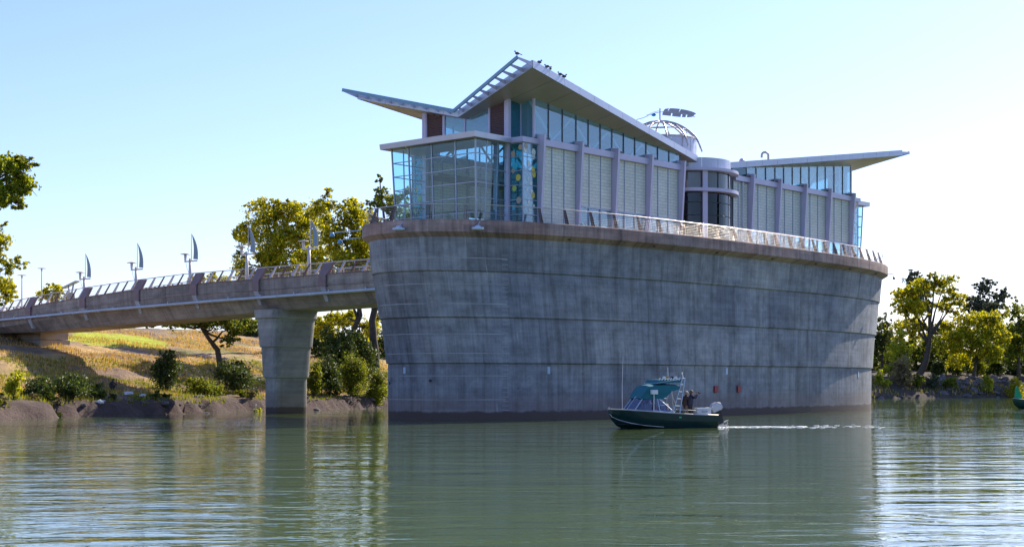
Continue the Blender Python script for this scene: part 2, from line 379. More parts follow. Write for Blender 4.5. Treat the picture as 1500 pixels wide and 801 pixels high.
def terrain():
    xs = np.unique(np.concatenate([np.linspace(-4000, -160, 14), np.linspace(-160, -75, 40), np.linspace(-75, 20, 190), np.linspace(20, 135, 150), np.linspace(135, 300, 40), np.linspace(300, 4000, 14)]))
    ys = np.unique(np.concatenate([np.linspace(-400, 60, 16), np.linspace(60, 285, 380), np.linspace(285, 420, 40), np.linspace(420, 6000, 16)]))
    XX, YY = np.meshgrid(xs, ys); Z = height(XX.ravel(), YY.ravel())
    nx, ny = len(xs), len(ys)
    v = np.stack([XX.ravel(), YY.ravel(), Z], 1)
    i = np.arange((ny - 1) * (nx - 1)); r, c = i // (nx - 1), i % (nx - 1); k = r * nx + c
    f = np.stack([k, k + 1, k + nx + 1, k + nx], 1)
    me = bpy.data.meshes.new('ground'); me.vertices.add(len(v)); me.vertices.foreach_set('co', v.ravel())
    me.loops.add(f.size); me.loops.foreach_set('vertex_index', f.ravel().astype(np.int32))
    me.polygons.add(len(f)); me.polygons.foreach_set('loop_start', np.arange(0, f.size, 4)); me.update(); me.validate()
    me.polygons.foreach_set('use_smooth', np.ones(len(f), bool))
    m, nt, n, l, p = mat('bank_ground')
    tc = n.new('ShaderNodeTexCoord'); o = tc.outputs['Object']
    g = n.new('ShaderNodeNewGeometry'); sn = n.new('ShaderNodeSeparateXYZ'); l.new(g.outputs['Normal'], sn.inputs[0])
    dirt = mixc(n, l, ramp(n, l, noise(n, l, o, 0.9, 6, 0.65), [(0.3, 0), (0.7, 1)]), (0.17, 0.115, 0.085), (0.36, 0.25, 0.17))
    straw = mixc(n, l, ramp(n, l, noise(n, l, o, 1.7, 6, 0.7), [(0.3, 0), (0.7, 1)]), (0.42, 0.26, 0.10), (0.68, 0.47, 0.19))
    c = mixc(n, l, ramp(n, l, noise(n, l, o, 0.16, 5, 0.6), [(0.40, 0), (0.58, 1)]), straw, dirt)
    grn = mixc(n, l, noise(n, l, o, 2.2, 5, 0.7), (0.09, 0.12, 0.025), (0.24, 0.25, 0.05))
    c = mixc(n, l, ramp(n, l, noise(n, l, vec(n, l, o, (1, 1, 1), (4, 9, 0)), 0.11, 4, 0.6), [(0.52, 0), (0.62, 0.8)]), c, grn)
    # mown lawn, an oval on the slope behind the bridge
    L = ground(172, 500)
    mp = vec(n, l, o, (1 / 7.5, 1 / 13.0, 0), (-L.x / 7.5, -L.y / 13.0, 0))
    ln = n.new('ShaderNodeVectorMath'); ln.operation = 'LENGTH'; l.new(mp, ln.inputs[0])
    am = n.new('ShaderNodeMath'); am.operation = 'MULTIPLY_ADD'; am.inputs[1].default_value = 0.5
    l.new(noise(n, l, o, 0.35, 5, 0.7), am.inputs[0]); l.new(ln.outputs['Value'], am.inputs[2])
    lawn = mixc(n, l, noise(n, l, o, 1.2, 6, 0.7), (0.28, 0.38, 0.015), (0.62, 0.60, 0.04))
    c = mixc(n, l, ramp(n, l, am.outputs[0], [(0.90, 1), (0.99, 0)]), c, lawn)
    c = mixc(n, l, ramp(n, l, sn.outputs[2], [(0.72, 1), (0.88, 0)]), c, dirt)
    so = n.new('ShaderNodeSeparateXYZ'); l.new(o, so.inputs[0])
    zz_ = n.new('ShaderNodeMath'); zz_.operation = 'MULTIPLY_ADD'; zz_.inputs[1].default_value = 1.2; l.new(noise(n, l, o, 0.5, 5), zz_.inputs[0]); l.new(so.outputs[2], zz_.inputs[2])
    zq = n.new('ShaderNodeMath'); zq.operation = 'MULTIPLY'; zq.inputs[1].default_value = 0.4; l.new(zz_.outputs[0], zq.inputs[0])
    mudc = mixc(n, l, noise(n, l, vec(n, l, o, (1, 1, 4)), 1.3, 6, 0.7), (0.035, 0.025, 0.025), (0.17, 0.115, 0.10))
    c = mixc(n, l, ramp(n, l, zq.outputs[0], [(0.66, 1), (0.92, 0)]), c, mudc)
    xr_ = n.new('ShaderNodeMath'); xr_.operation = 'MULTIPLY_ADD'; xr_.inputs[1].default_value = 1 / 30.0; xr_.inputs[2].default_value = -0.5; xr_.use_clamp = True; l.new(so.outputs[0], xr_.inputs[0])
    c = mixc(n, l, xr_.outputs[0], c, mixc(n, l, noise(n, l, o, 0.7, 6, 0.7), (0.03, 0.025, 0.018), (0.12, 0.09, 0.065)))
    l.new(c, p.inputs['Base Color']); p.inputs['Roughness'].default_value = 0.95
    bump(n, l, noise(n, l, o, 1.6, 9, 0.75), p, 1.0, 0.35)
    me.materials.append(m)
    ob = bpy.data.objects.new('ground', me); COL.objects.link(ob); tag(ob, kind='structure')
terrain()

def water():
    m, nt, n, l, p = mat('river_water')
    tc = n.new('ShaderNodeTexCoord'); o = tc.outputs['Object']
    p.inputs['Base Color'].default_value = (0.080, 0.120, 0.040, 1)
    p.inputs['Roughness'].default_value = 0.015; p.inputs['IOR'].default_value = 1.333
    big = noise(n, l, vec(n, l, o, (0.20, 0.42, 1)), 1, 2, 0.5, 0.6)
    mid = noise(n, l, vec(n, l, o, (0.7, 1.5, 1), (3, 7, 0)), 1, 3, 0.55, 0.8)
    fine = noise(n, l, vec(n, l, o, (2.6, 4.2, 1)), 1, 3, 0.6, 0.5)
    patch = ramp(n, l, noise(n, l, vec(n, l, o, (0.035, 0.05, 1), (0, 2.0, 0)), 1, 3, 0.5), [(0.38, 0.35), (0.62, 1.0)])
    def mul(a, k):
        x = n.new('ShaderNodeMath'); x.operation = 'MULTIPLY'; l.new(a, x.inputs[0])
        if isinstance(k, (int, float)): x.inputs[1].default_value = k
        else: l.new(k, x.inputs[1])
        return x.outputs[0]
    def add(a, b):
        x = n.new('ShaderNodeMath'); x.operation = 'ADD'; l.new(a, x.inputs[0]); l.new(b, x.inputs[1]); return x.outputs[0]
    hgt_ = add(mul(big, 0.20), mul(add(mul(mid, 0.10), mul(fine, 0.010)), patch))
    b = n.new('ShaderNodeBump'); b.inputs['Strength'].default_value = 1.0; b.inputs['Distance'].default_value = 0.33
    l.new(hgt_, b.inputs['Height']); l.new(b.outputs[0], p.inputs['Normal'])
    o = mesh_obj('river_water', [(-5000, -600, 0), (6000, -600, 0), (6000, 6000, 0), (-5000, 6000, 0)], [(0, 1, 2, 3)], m)
    tag(o, kind='structure')
water()

# ------------------------------------------------------------------ the intake building
CA, CB, HA, HB, PE = 27.56, -7.61, 31.57, 9.75, 2.45
def ring(da, db, n=220, t0=0.0, t1=2 * math.pi):
    """outline of the ship-shaped base, drawn in by da at the ends and db at the sides"""
    out = []
    for i in range(n):
        t = t0 + (t1 - t0) * i / n
        c, s = math.cos(t), math.sin(t)
        out.append((CA + (HA - da) * math.copysign(abs(c) ** (2 / PE), c), CB + (HB - db) * math.copysign(abs(s) ** (2 / PE), s)))
    return out
# outline resampled evenly; index 0 at the stern tip
def even_ring(da, db, n=220):
    r = ring(da, db, 1600); r.append(r[0]); r = np.array(r)
    d = np.concatenate([[0], np.cumsum(np.hypot(*np.diff(r, axis=0).T))])
    t = np.linspace(0, d[-1], n, endpoint=False)
    return [(np.interp(x, d, r[:, 0]), np.interp(x, d, r[:, 1])) for x in t], d[-1]
BLD = Frame('water_intake_building', 27.5, -7.6)
tag(BLD.o, 'ship-shaped concrete river intake with glass pavilions under butterfly roofs', 'building')
def lofted(name, levels, m, parent, smooth=True, capz=True, n=220):
    v, f, uv = [], [], []
    for da, db, z in levels:
        r, per = even_ring(da, db, n)
        for i, (a, b) in enumerate(r + [r[0]]): v.append((a, b, z)); uv.append((158.0 * i / n, z))
    w = n + 1
    for k in range(len(levels) - 1):
        for i in range(n): f.append((k * w + i, k * w + i + 1, (k + 1) * w + i + 1, (k + 1) * w + i))
    f.append(tuple(range(n))); f.append(tuple((len(levels) - 1) * w + i for i in range(n)))
    o = mesh_obj(name, BLD.conv(v), f, m, BLD.o, False, uv)
    return o
# soffit drop must sit a little inside so that each ledge throws a shadow line
lofted('wall_band', [(2.12, 1.27, -2.0), (2.08, 1.24, 3.74), (2.14, 1.30, 3.80)], M_HULL, BLD)
lofted('wall_band', [(2.05, 1.20, 3.78), (1.96, 1.12, 3.83), (1.42, 1.17, 6.80), (1.48, 1.23, 6.86)], M_HULL, BLD)
lofted('wall_band', [(1.37, 1.14, 6.84), (1.28, 1.06, 6.89), (0.66, 1.09, 9.84), (0.72, 1.15, 9.9)], M_HULL, BLD)
lofted('wall_band', [(0.64, 1.07, 9.88), (0.54, 0.98, 9.94), (0.36, 0.76, 12.12)], M_HULL, BLD)
cap = lofted('cap_beam', [(0.40, 0.80, 12.10), (0.03, 0.03, 12.41), (0.0, 0.0, 12.44), (0.0, 0.0, 13.20), (0.04, 0.04, 13.24)], M_CAP, BLD)
# cap in lengths: thin joints
def ring_at(da, db, xpix, z):
    """point on the near side of the outline that shows at photo column xpix"""
    r, per = even_ring(da, db, 1600)
    best = None
    for i, (a, b) in enumerate(r):
        X, Y = ab(a, b); px = 750 + F * X / Y
        if abs(px - xpix) < 1.2:
            if best is None or Y < best[0] - 0.3 or (abs(Y - best[0]) < 0.6 and abs(px - xpix) < best[1]): best = (Y, abs(px - xpix), i)
    i = best[2]; p = Vector(r[i]); q = Vector(r[(i + 2) % 1600]) - Vector(r[i - 2]); q.normalize()
    nrm = Vector((q.y, -q.x))                    # outward
    if nrm.dot(p - Vector((CA, CB))) < 0: nrm = -nrm
    return p, q, nrm
def seg_along(da, db, x0, x1, off, n=60):
    """points along the outline between two photo columns, pushed out by off"""
    r, per = even_ring(da - off, db - off, 1600)
    pts = []
    for a, b in r:
        X, Y = ab(a, b); px = 750 + F * X / Y
        nx = (a - CA) / HA ** 2; ny = (b - CB) / HB ** 2
        wx, wy = nx * SU + ny * CU, nx * CU - ny * SU
        if x0 <= px <= x1 and (wx * X + wy * Y) < 0: pts.append((px, a, b))
    pts.sort(); st = max(1, len(pts) // n)
    return [(a, b) for _, a, b in pts[::st]]
def wall_off(z):
    for z0, z1, a0, b0, a1, b1 in ((-2, 3.74, 2.12, 1.27, 2.08, 1.24), (3.83, 6.8, 1.96, 1.12, 1.42, 1.17), (6.89, 9.84, 1.28, 1.06, .66, 1.09), (9.94, 12.12, .54, .98, .36, .76)):
        if z <= z1:
            t = max(0, (z - z0) / (z1 - z0)); return a0 + (a1 - a0) * t, b0 + (b1 - b0) * t
    return .36, .76
# pale grooved lines round the nose
for z, x0, x1 in ((2.95, 570, 745), (1.35, 568, 745), (4.45, 562, 748), (5.75, 560, 742), (7.75, 556, 745), (9.05, 552, 748), (10.75, 545, 746)):
    da, db = wall_off(z); pts = seg_along(da, db, x0, x1, 0.006, 40)
    m_ = MB()
    for (a0, b0), (a1, b1) in zip(pts[:-1], pts[1:]):
        t = 0.022
        m_.add([(a0, b0, z - t), (a1, b1, z - t), (a1, b1, z + t), (a0, b0, z + t)], [(0, 1, 2, 3)])
    m_.build('lime_line', plain('lime_line_white', (0.50, 0.51, 0.53), 0.8, 0, 0.5, 0.6) if 'lime_line_white' not in MATS else MATS['lime_line_white'], BLD)
def plaque(name, xpix, z, w, h, m, t=0.03, zc=None):
    da, db = wall_off(z); p, q, nr = ring_at(da, db, xpix, z)
    mb = MB(); c = Vector((p.x, p.y, z)); u_ = Vector((q.x, q.y, 0)); n_ = Vector((nr.x, nr.y, 0))
    pts = [c - u_ * w / 2 - Vector((0, 0, h / 2)) - n_ * 0.05, c + u_ * w / 2 - Vector((0, 0, h / 2)) - n_ * 0.05, c + u_ * w / 2 + Vector((0, 0, h / 2)) - n_ * 0.05, c - u_ * w / 2 + Vector((0, 0, h / 2)) - n_ * 0.05]
    mb.slab([tuple(x) for x in pts], tuple(n_ * (0.05 + t)))
    return mb.build(name, m, BLD)
M_TICK = plain('worn_tick_paint', (0.46, 0.47, 0.50), .8, 0, .5, 2.0)
# water-level staff: a tick every foot
zz = 0.62
while zz < 11.0:
    if not any(abs(zz - k) < 0.09 for k in (3.78, 6.85, 9.9)):
        plaque('gauge_mark', 740, zz, 0.46, 0.035, M_TICK, 0.010)
    zz += 0.305
for x, z, w, h in ((593, 3.32, 0.22, 0.44), (803, 3.34, 0.22, 0.5), (1064, 3.36, 0.26, 0.5), (1257, 3.2, 0.22, 0.46)): plaque('number_plate', x, z, w, h, M_BLUEPLATE)
for x in (1048, 1081.5): plaque('red_plate', x, 2.0, 0.5, 0.5, M_RED, 0.12)
for x, z in ((630, 2.62), (571, 2.45)):
    da, db = wall_off(z); p, q, nr = ring_at(da, db, x, z)
    mb = MB(); c = Vector((p.x, p.y, z)); mb.tube([tuple(c - Vector((nr.x, nr.y, 0)) * 0.1), tuple(c + Vector((nr.x, nr.y, 0)) * 0.05)], 0.10, 12); mb.build('drain_spout', M_DARK, BLD)
for x in (835, 958, 1050, 1132, 1195, 1245, 1283):
    p, q, nr = ring_at(0.2, 0.38, x, 12.3)
    mb = MB(); c = Vector((p.x, p.y, 12.27)); mb.tube([tuple(c + Vector((0, 0, .1))), tuple(c - Vector((0, 0, 0.06)))], 0.11, 10); mb.build('scupper_pipe', M_DARK, BLD)

# deck railing
def railing():
    inn = [(0.12, 13.24), (0.50, 14.28)]
    def rail_pts(off, z, n=260): return [(a, b, z) for a, b in even_ring(off, off, n)[0]]
    top = MB().tube(rail_pts(0.50, 14.28), 0.035, 6, True).build('railing', M_STEEL, BLD, True)
    for k in range(8):
        f = (k + 0.6) / 8.6; off = 0.12 + 0.38 * f; z = 13.24 + 1.04 * f
        MB().tube(rail_pts(off, z, 200), 0.0075, 4, True).build('rail_wire', M_STEEL, (BLD, top), True)
    xs = [542.5, 571, 630, 683, 737, 795, 833, 871, 906, 940, 971, 1003, 1029, 1055, 1081, 1103, 1125, 1142, 1162, 1180, 1197, 1214, 1228, 1242, 1255, 1266, 1276.5, 1286, 1294.5]
    spots = [ring_at(0.12, 0.12, x, 13.3) for x in xs]
    r, per = even_ring(0.12, 0.12, 1600)
    i = 0
    for k in range(60):                          # the side turned away
        j = int(1600 * k / 60); a, b = r[j]
        if b < -9.5 and -2 < a < 57:
            q = Vector(r[(j + 2) % 1600]) - Vector(r[j - 2]); q.normalize(); nr = Vector((q.y, -q.x))
            if nr.dot(Vector((a - CA, b - CB))) < 0: nr = -nr
            spots.append((Vector((a, b)), q, nr))
    for k, (p, q, nr) in enumerate(spots):
        mb = MB(); u_ = Vector((q.x, q.y, 0)); n_ = Vector((nr.x, nr.y, 0)); c = Vector((p.x, p.y, 13.235))
        for s_ in (-0.07, 0.05):
            lo = c + u_ * s_; hi = c + u_ * s_ - n_ * 0.40 + Vector((0, 0, 1.05))
            mb.slab([tuple(lo), tuple(lo - n_ * 0.26), tuple(hi - n_ * 0.12), tuple(hi)], tuple(u_ * 0.022))
        mb.build('post', M_BRONZE, (BLD, top))
railing()

# ---- the two pavilions, mirror images of each other
AX = -7.35
COLS = [5.05, 9.22, 13.38, 17.55, 21.72]
def soff(a, b):
    bb = b if b > AX else 2 * AX - b
    return 21.85 + 0.22 * (bb + 3.32) - 0.1134 * (a - 3.35)
def pavilion(mir):
    xm = (lambda p: (53.3 - p[0], p[1], p[2])) if mir else (lambda p: p)
    def side(flip):
        return (lambda p: xm((p[0], 2 * AX - p[1], p[2]))) if flip else xm
    for flip in (False, True):
        X = side(flip)
        near = not flip
        # bays of the long wall
        for k in range(4):
            a0, a1 = COLS[k] + 0.11, COLS[k + 1] - 0.11
            beam = MB(X).box(a0, a1, -2.25, -1.72, 18.78, 19.22).build('spandrel_beam', M_SILVER, BLD)
            zb = 13.45 if (k == 0 and not mir) else 15.0
            w = (a1 - a0) / 3
            fr = MB(X)
            for j in range(4):
                fr.box(a0 + w * j - 0.03, a0 + w * j + 0.03, -2.16, -1.97, 13.24, 18.78)
            fr.box(a0 + .03, a1 - .03, -2.15, -1.98, zb - 0.06, zb + 0.04)
            frm = fr.build('wall_frame', M_MULL, BLD)
            for j in range(3):
                MB(X).box(a0 + w * j + 0.04, a0 + w * (j + 1) - 0.04, -2.12, -2.02, zb + 0.05, 18.77).build('wall_panel', M_PANEL, (BLD, frm))
                if zb > 14:
                    MB(X).box(a0 + w * j + 0.04, a0 + w * (j + 1) - 0.04, -2.09, -2.06, 13.26, zb - 0.07).build('glass_pane', M_CLERE, (BLD, frm))
            # clerestory glass up to the sloping soffit
            ce = COLS[k + 1] + (0.25 if k == 3 else 0); cs = 4.65 if k == 0 else COLS[k]
            cf = MB(X); w = (ce - cs) / 3
            for j in range(3 if k < 3 else 4):
                aa = cs + w * j; s_ = soff(aa, -2.1) - 0.03
                cf.box(aa - 0.028, aa + 0.028, -2.15, -2.03, 19.2, s_)
            cf.box(cs, ce, -2.14, -2.04, 19.18, 19.26)
            cfm = cf.build('clerestory_frame', M_DARKMULL, BLD)
            for j in range(3):
                p0, p1 = cs + w * j + 0.035, cs + w * (j + 1) - 0.035
                MB(X).slab([(p0, -2.08, 19.27), (p1, -2.08, 19.27), (p1, -2.08, soff(p1, -2.08) + 0.03), (p0, -2.08, soff(p0, -2.08) + 0.03)], (0, -0.03, 0)).build('glass_pane', M_CLERE, (BLD, cfm))
            # cross bracing inside
            br = MB(X)
            z1 = soff(cs, -2.6) - 0.1; z2 = soff(ce, -2.6) - 0.1
            br.tube([(cs + .1, -2.32, 17.6), (ce - .1, -2.32, z2)], 0.09, 6); br.tube([(cs + .1, -2.52, z1), (ce - .1, -2.52, 17.6)], 0.09, 6)
            br.build('cross_brace', M_WHITE, BLD)
        for c in COLS:                           # tapering fins
            MB(X).hexa([(c - .11, -2.1, 13.2), (c + .11, -2.1, 13.2), (c + .09, -1.78, 13.2), (c - .09, -1.78, 13.2),
                        (c - .11, -2.1, 19.56), (c + .11, -2.1, 19.56), (c + .11, -1.38, 19.46), (c - .11, -1.38, 19.46)]).build('column_fin', M_SILVER, BLD)
            MB(X).box(c + .25, c + .85, -2.0, -1.66, 19.225, 19.34).build('bracket_lamp', M_DARKMULL, BLD)
        # upper notch
        fr = MB(X)
        fr.box(3.28, 4.7, -3.36, -3.24, 19.2, 19.3); fr.box(4.60, 4.70, -3.24, -2.04, 19.2, 19.3)
        fr.box(4.60, 4.72, -3.38, -3.26, 19.3, soff(4.6, -3.3)); fr.box(4.58, 4.72, -2.16, -2.02, 19.3, soff(4.6, -2.1) - 0.02)
        nf = fr.build('corner_window_frame', M_SILVER, BLD)
        MB(X).slab([(3.52, -3.30, 19.3), (4.6, -3.30, 19.3), (4.6, -3.30, soff(4.6, -3.3) + .02), (3.52, -3.30, soff(3.52, -3.3) + .02)], (0, -0.03, 0)).build('glass_pane', M_TEALGLASS, (BLD, nf))
        for b0, b1 in ((-3.24, -2.66), (-2.62, -2.18)):
            MB(X).slab([(4.65, b0, 19.3), (4.65, b1, 19.3), (4.65, b1, soff(4.65, b1) + .02), (4.65, b0, soff(4.65, b0) + .02)], (0.03, 0, 0)).build('glass_pane', M_CLERE, (BLD, nf))
        # corner column, full height
        MB(X).box(3.27, 3.53, -3.58, -3.20, 13.22, soff(3.4, -3.4) + .04).build('corner_column', M_SILVER, BLD)
        # dotted corner bay below
        ROWS = [13.26, 13.95, 14.95, 15.95, 16.92, 17.88, 18.80]
        fr = MB(X)
        for z in ROWS: fr.box(3.44, 4.93, -2.08, -2.00, z - .025, z + .025); fr.box(3.40, 3.48, -3.19, -2.08, z - .025, z + .025)
        fr.box(3.40, 3.48, -2.08, -2.0, 13.22, 18.80)
        bf_ = fr.build('corner_bay_frame', M_MULL, BLD)
        MB(X).box(3.25, 4.93, -3.19, -1.86, 18.83, 19.19).build('corner_bay_roof', M_SILVER, BLD)
        for z0, z1 in zip(ROWS[:-1], ROWS[1:]):
            MB(X).box(3.50, 4.45, -2.055, -2.03, z0 + .03, z1 - .03).build('glass_pane', M_CLERE, (BLD, bf_))
            MB(X).box(4.47, 4.92, -2.055, -2.03, z0 + .03, z1 - .03).build('glass_pane', M_TEALGLASS, (BLD, bf_))
            MB(X).box(3.43, 3.455, -3.17, -2.10, z0 + .03, z1 - .03).build('glass_pane', M_TEALGLASS, (BLD, bf_))
        rd = random.Random(5 + flip)
        dots = [(0.30, 18.55, .22, 'o'), (1.15, 18.25, .26, 'w'), (1.15, 17.95, .20, 'w'), (.62, 17.45, .19, 'w'), (1.12, 17.05, .22, 'y'), (1.2, 16.75, .24, 'y'), (.5, 16.4, .10, 'w'), (.85, 16.1, .17, 'w'), (.95, 15.5, .20, 'w'), (1.1, 15.3, .23, 'y'), (.4, 15.6, .09, 'w'), (.6, 14.8, .14, 'w'), (1.2, 14.6, .10, 'w'), (.7, 14.25, .15, 'w'), (.2, 18.35, .2, 'w')]
        for s_, z, r, cc in dots:
            pts = [(3.5 + s_ * 0.9 + r * .8 * math.cos(t), -2.026, z + r * math.sin(t)) for t in np.linspace(0, 2 * math.pi, 15)[:-1]]
            MB(X).slab(pts, (0, 0.006, 0)).build('coloured_disc', DOTS[cc], (BLD, bf_))
        for b_, z, r, cc in ((-2.25, 18.5, .2, 'o'), (-2.9, 18.1, .22, 'o'), (-2.75, 17.25, .26, 'c'), (-2.9, 16.95, .18, 'o'), (-2.45, 16.45, .24, 'y'), (-2.8, 15.75, .22, 'g'), (-2.4, 14.9, .24, 'o'), (-2.85, 14.4, .16, 'c')):
            pts = [(3.426, b_ + r * .9 * math.cos(t), z + r * math.sin(t)) for t in np.linspace(0, 2 * math.pi, 15)[:-1]]
            MB(X).slab(pts, (-0.006, 0, 0)).build('coloured_disc', DOTS[cc], (BLD, bf_))
    # upper end wall
    X = xm
    fr = MB(X)
    z0 = 19.25
    fr.box(3.31, 3.43, -11.36, -3.58, z0 - .03, z0 + .001)
    for b0, b1 in ((-11.34, -11.06), (-9.50, -9.28), (-7.40, -7.30), (-5.12, -4.96), (-3.62, -3.58)):
        fr.hexa([(3.30, b0, z0), (3.44, b0, z0), (3.44, b1, z0), (3.30, b1, z0), (3.30, b0, soff(3.3, b0)), (3.44, b0, soff(3.4, b0)), (3.44, b1, soff(3.4, b1)), (3.30, b1, soff(3.3, b1))])
    ef = fr.build('end_wall_frame', M_SILVER, BLD)
    for b0, b1 in ((-11.05, -9.51), (-4.95, -3.63)):
        lv = MB(X); z = z0 + 0.05
        while z < max(soff(3.4, b0), soff(3.4, b1)) - 0.06:
            t0 = b0; t1 = b1
            if z > soff(3.4, b0) - .08: t0 = b0 + (b1 - b0) * min(1, (z + .08 - soff(3.4, b0)) / (soff(3.4, b1) - soff(3.4, b0)))
            if z > soff(3.4, b1) - .08: t1 = b1 - (b1 - b0) * min(1, (z + .08 - soff(3.4, b1)) / (soff(3.4, b0) - soff(3.4, b1)))
            if t1 - t0 > .05: lv.hexa([(3.34, t0, z), (3.42, t0, z + .08), (3.42, t1, z + .08), (3.34, t1, z), (3.335, t0, z + .02), (3.42, t0, z + .10), (3.42, t1, z + .10), (3.335, t1, z + .02)])
            z += 0.15
        lv.slab([(3.45, b0, z0), (3.45, b1, z0), (3.45, b1, soff(3.45, b1)), (3.45, b0, soff(3.45, b0))], (.02, 0, 0))
        lv.build('louvre', M_LOUVER, BLD)
    for b0, b1 in ((-9.27, -7.41), (-7.29, -5.13)):
        MB(X).slab([(3.36, b0, z0), (3.36, b1, z0), (3.36, b1, soff(3.36, b1)), (3.36, b0, soff(3.36, b0))], (.03, 0, 0)).build('glass_pane', M_CLERE, (BLD, ef))
    # lobby box, its glass leaning out towards the top
    ROWS = [13.26, 13.95, 14.95, 15.95, 16.92, 17.88, 18.80]
    BB = [-11.35, -9.70, -7.45, -5.20, -3.35]
    def lean(z): return 0.26 * (18.8 - z) / 5.6
    fr = MB(X)
    for b in BB:
        i0 = (b - AX) / 4.0
        p0 = (0.10 + lean(13.2), b - i0 * lean(13.2) * 0.7, 13.22); p1 = (0.10, b, 18.82)
        fr.bar(p0, p1, 0.09, 0.09, (1, 0, 0))
    for z in ROWS[:-1]:
        e = lean(z); fr.bar((0.10 + e, BB[0] + e * .7, z), (0.10 + e, BB[-1] - e * .7, z), 0.06, 0.06)
        for s_ in (0, 1):
            bb = (BB[0] + e * .7) if s_ else (BB[-1] - e * .7)
            fr.bar((0.10 + e, bb, z), (3.27, bb, z), 0.06, 0.06)
    for a in (1.25, 2.35):
        for s_ in (0, 1):
            f0 = (lambda z: BB[0] + lean(z) * .7) if s_ else (lambda z: BB[-1] - lean(z) * .7)
            fr.bar((a, f0(13.22), 13.22), (a, f0(18.8), 18.82), 0.07, 0.07, (1, 0, 0))
    lf = fr.build('lobby_frame', M_MULL, BLD)
    for z0_, z1_ in zip(ROWS[:-1], ROWS[1:]):
        e0, e1 = lean(z0_), lean(z1_)
        for j in range(4):
            def bx(b, e):
                i0 = (b - AX) / 4.0; return b - i0 * e * .7
            q = [(0.10 + e0, bx(BB[j], e0) + .04, z0_ + .03), (0.10 + e0, bx(BB[j + 1], e0) - .04, z0_ + .03), (0.10 + e1, bx(BB[j + 1], e1) - .04, z1_ - .03), (0.10 + e1, bx(BB[j], e1) + .04, z1_ - .03)]
            MB(X).slab(q, (.025, 0, 0)).build('glass_pane', M_GLASS, (BLD, lf))
        for s_ in (0, 1):
            for a0, a1 in ((0.10, 1.25), (1.25, 2.35), (2.35, 3.27)):
                g0 = a0 + (e0 if a0 < .2 else 0) + .04; g1 = a0 + (e1 if a0 < .2 else 0) + .04
                y0 = (BB[0] + e0 * .7) if s_ else (BB[-1] - e0 * .7); y1 = (BB[0] + e1 * .7) if s_ else (BB[-1] - e1 * .7)
                MB(X).slab([(g0, y0, z0_ + .03), (a1 - .04, y0, z0_ + .03), (a1 - .04, y1, z1_ - .03), (g1, y1, z1_ - .03)], (0, .02, 0)).build('glass_pane', M_GLASS, (BLD, lf))
    MB(X).box(-0.38, 3.26, -11.95, -2.98, 18.83, 18.90).build('lobby_ceiling', M_SOFFIT, BLD)
    MB(X).hexa([(-0.42, -12.0, 18.85), (3.26, -12.0, 18.85), (3.26, -2.92, 18.85), (-.42, -2.92, 18.85), (-0.46, -12.03, 19.22), (3.26, -12.03, 19.22), (3.26, -2.9, 19.22), (-.46, -2.9, 19.22)]).build('lobby_roof', M_FASCIA, BLD)
    # butterfly roof: two leaves sloping to the valley
    for flip in (False, True):
        X = side(flip); T = 0.44
        pl = [(0.88, 1.00), (24.3, -2.08), (24.3, AX + .004), (2.72, AX + .004)]
        low = [(a, b, soff(a, b)) for a, b in pl]
        up = [(a, b, soff(a, b) + T) for a, b in pl]
        roof = MB(X).add(low + up, [(0, 1, 2, 3), (4, 5, 6, 7), (0, 1, 5, 4), (1, 2, 6, 5), (2, 3, 7, 6), (3, 0, 4, 7)]).build('roof', M_SOFFIT, BLD)
        # soffit seams
        sm = MB(X)
        for k in range(1, 9):
            a = 0.9 + k * 2.6
            b1 = 1.0 + (a - .88) / (24.3 - .88) * (-3.08) - .05
            if a < 23: sm.hexa([(a - .012, -7.0, soff(a, -7.0) - .006), (a + .012, -7.0, soff(a, -7) - .006), (a + .012, b1, soff(a, b1) - .006), (a - .012, b1, soff(a, b1) - .006), (a - .012, -7.0, soff(a, -7.0) + .01), (a + .012, -7.0, soff(a, -7) + .01), (a + .012, b1, soff(a, b1) + .01), (a - .012, b1, soff(a, b1) + .01)])
        sm.build('soffit_seam', M_DARKMULL, (BLD, roof))
        def fascia(p, q, nseg, outv, zt=T + .035, zb=-.02):
            for k in range(nseg):
                f0, f1 = k / nseg, (k + 1) / nseg
                d = Vector((q[0] - p[0], q[1] - p[1])); L = d.length; g = 0.012 / L
                a0, b0 = p[0] + d.x * (f0 + g), p[1] + d.y * (f0 + g); a1, b1 = p[0] + d.x * (f1 - g), p[1] + d.y * (f1 - g)
                quad = [(a0, b0, soff(a0, b0) + zb), (a1, b1, soff(a1, b1) + zb), (a1, b1, soff(a1, b1) + zt), (a0, b0, soff(a0, b0) + zt)]
                MB(X).slab(quad, (outv[0] * .05, outv[1] * .05, 0)).build('fascia_panel', M_FASCIA, (BLD, roof))
        fascia(pl[0], pl[1], 12, (0.13, 0.99))
        fascia(pl[3], pl[0], 7, (-0.97, -0.21))
        top = MB(X).add([(a, b, z + .004) for a, b, z in up] + [(a, b, z + .03) for a, b, z in up], [(0, 1, 2, 3), (4, 5, 6, 7), (0, 1, 5, 4), (1, 2, 6, 5), (2, 3, 7, 6), (3, 0, 4, 7)]).build('roof_sheet', M_FASCIA, (BLD, roof))
        # sunshade bar in front of the gable edge
        t0 = (-0.62, 1.0, soff(.88, 1.0) + .42); t1 = (2.2, AX, soff(2.72, AX) + .36)
        tr = MB(X).bar(t0, t1, 0.10, 0.24).build('sunshade_bar', M_BLUEBAR, BLD)
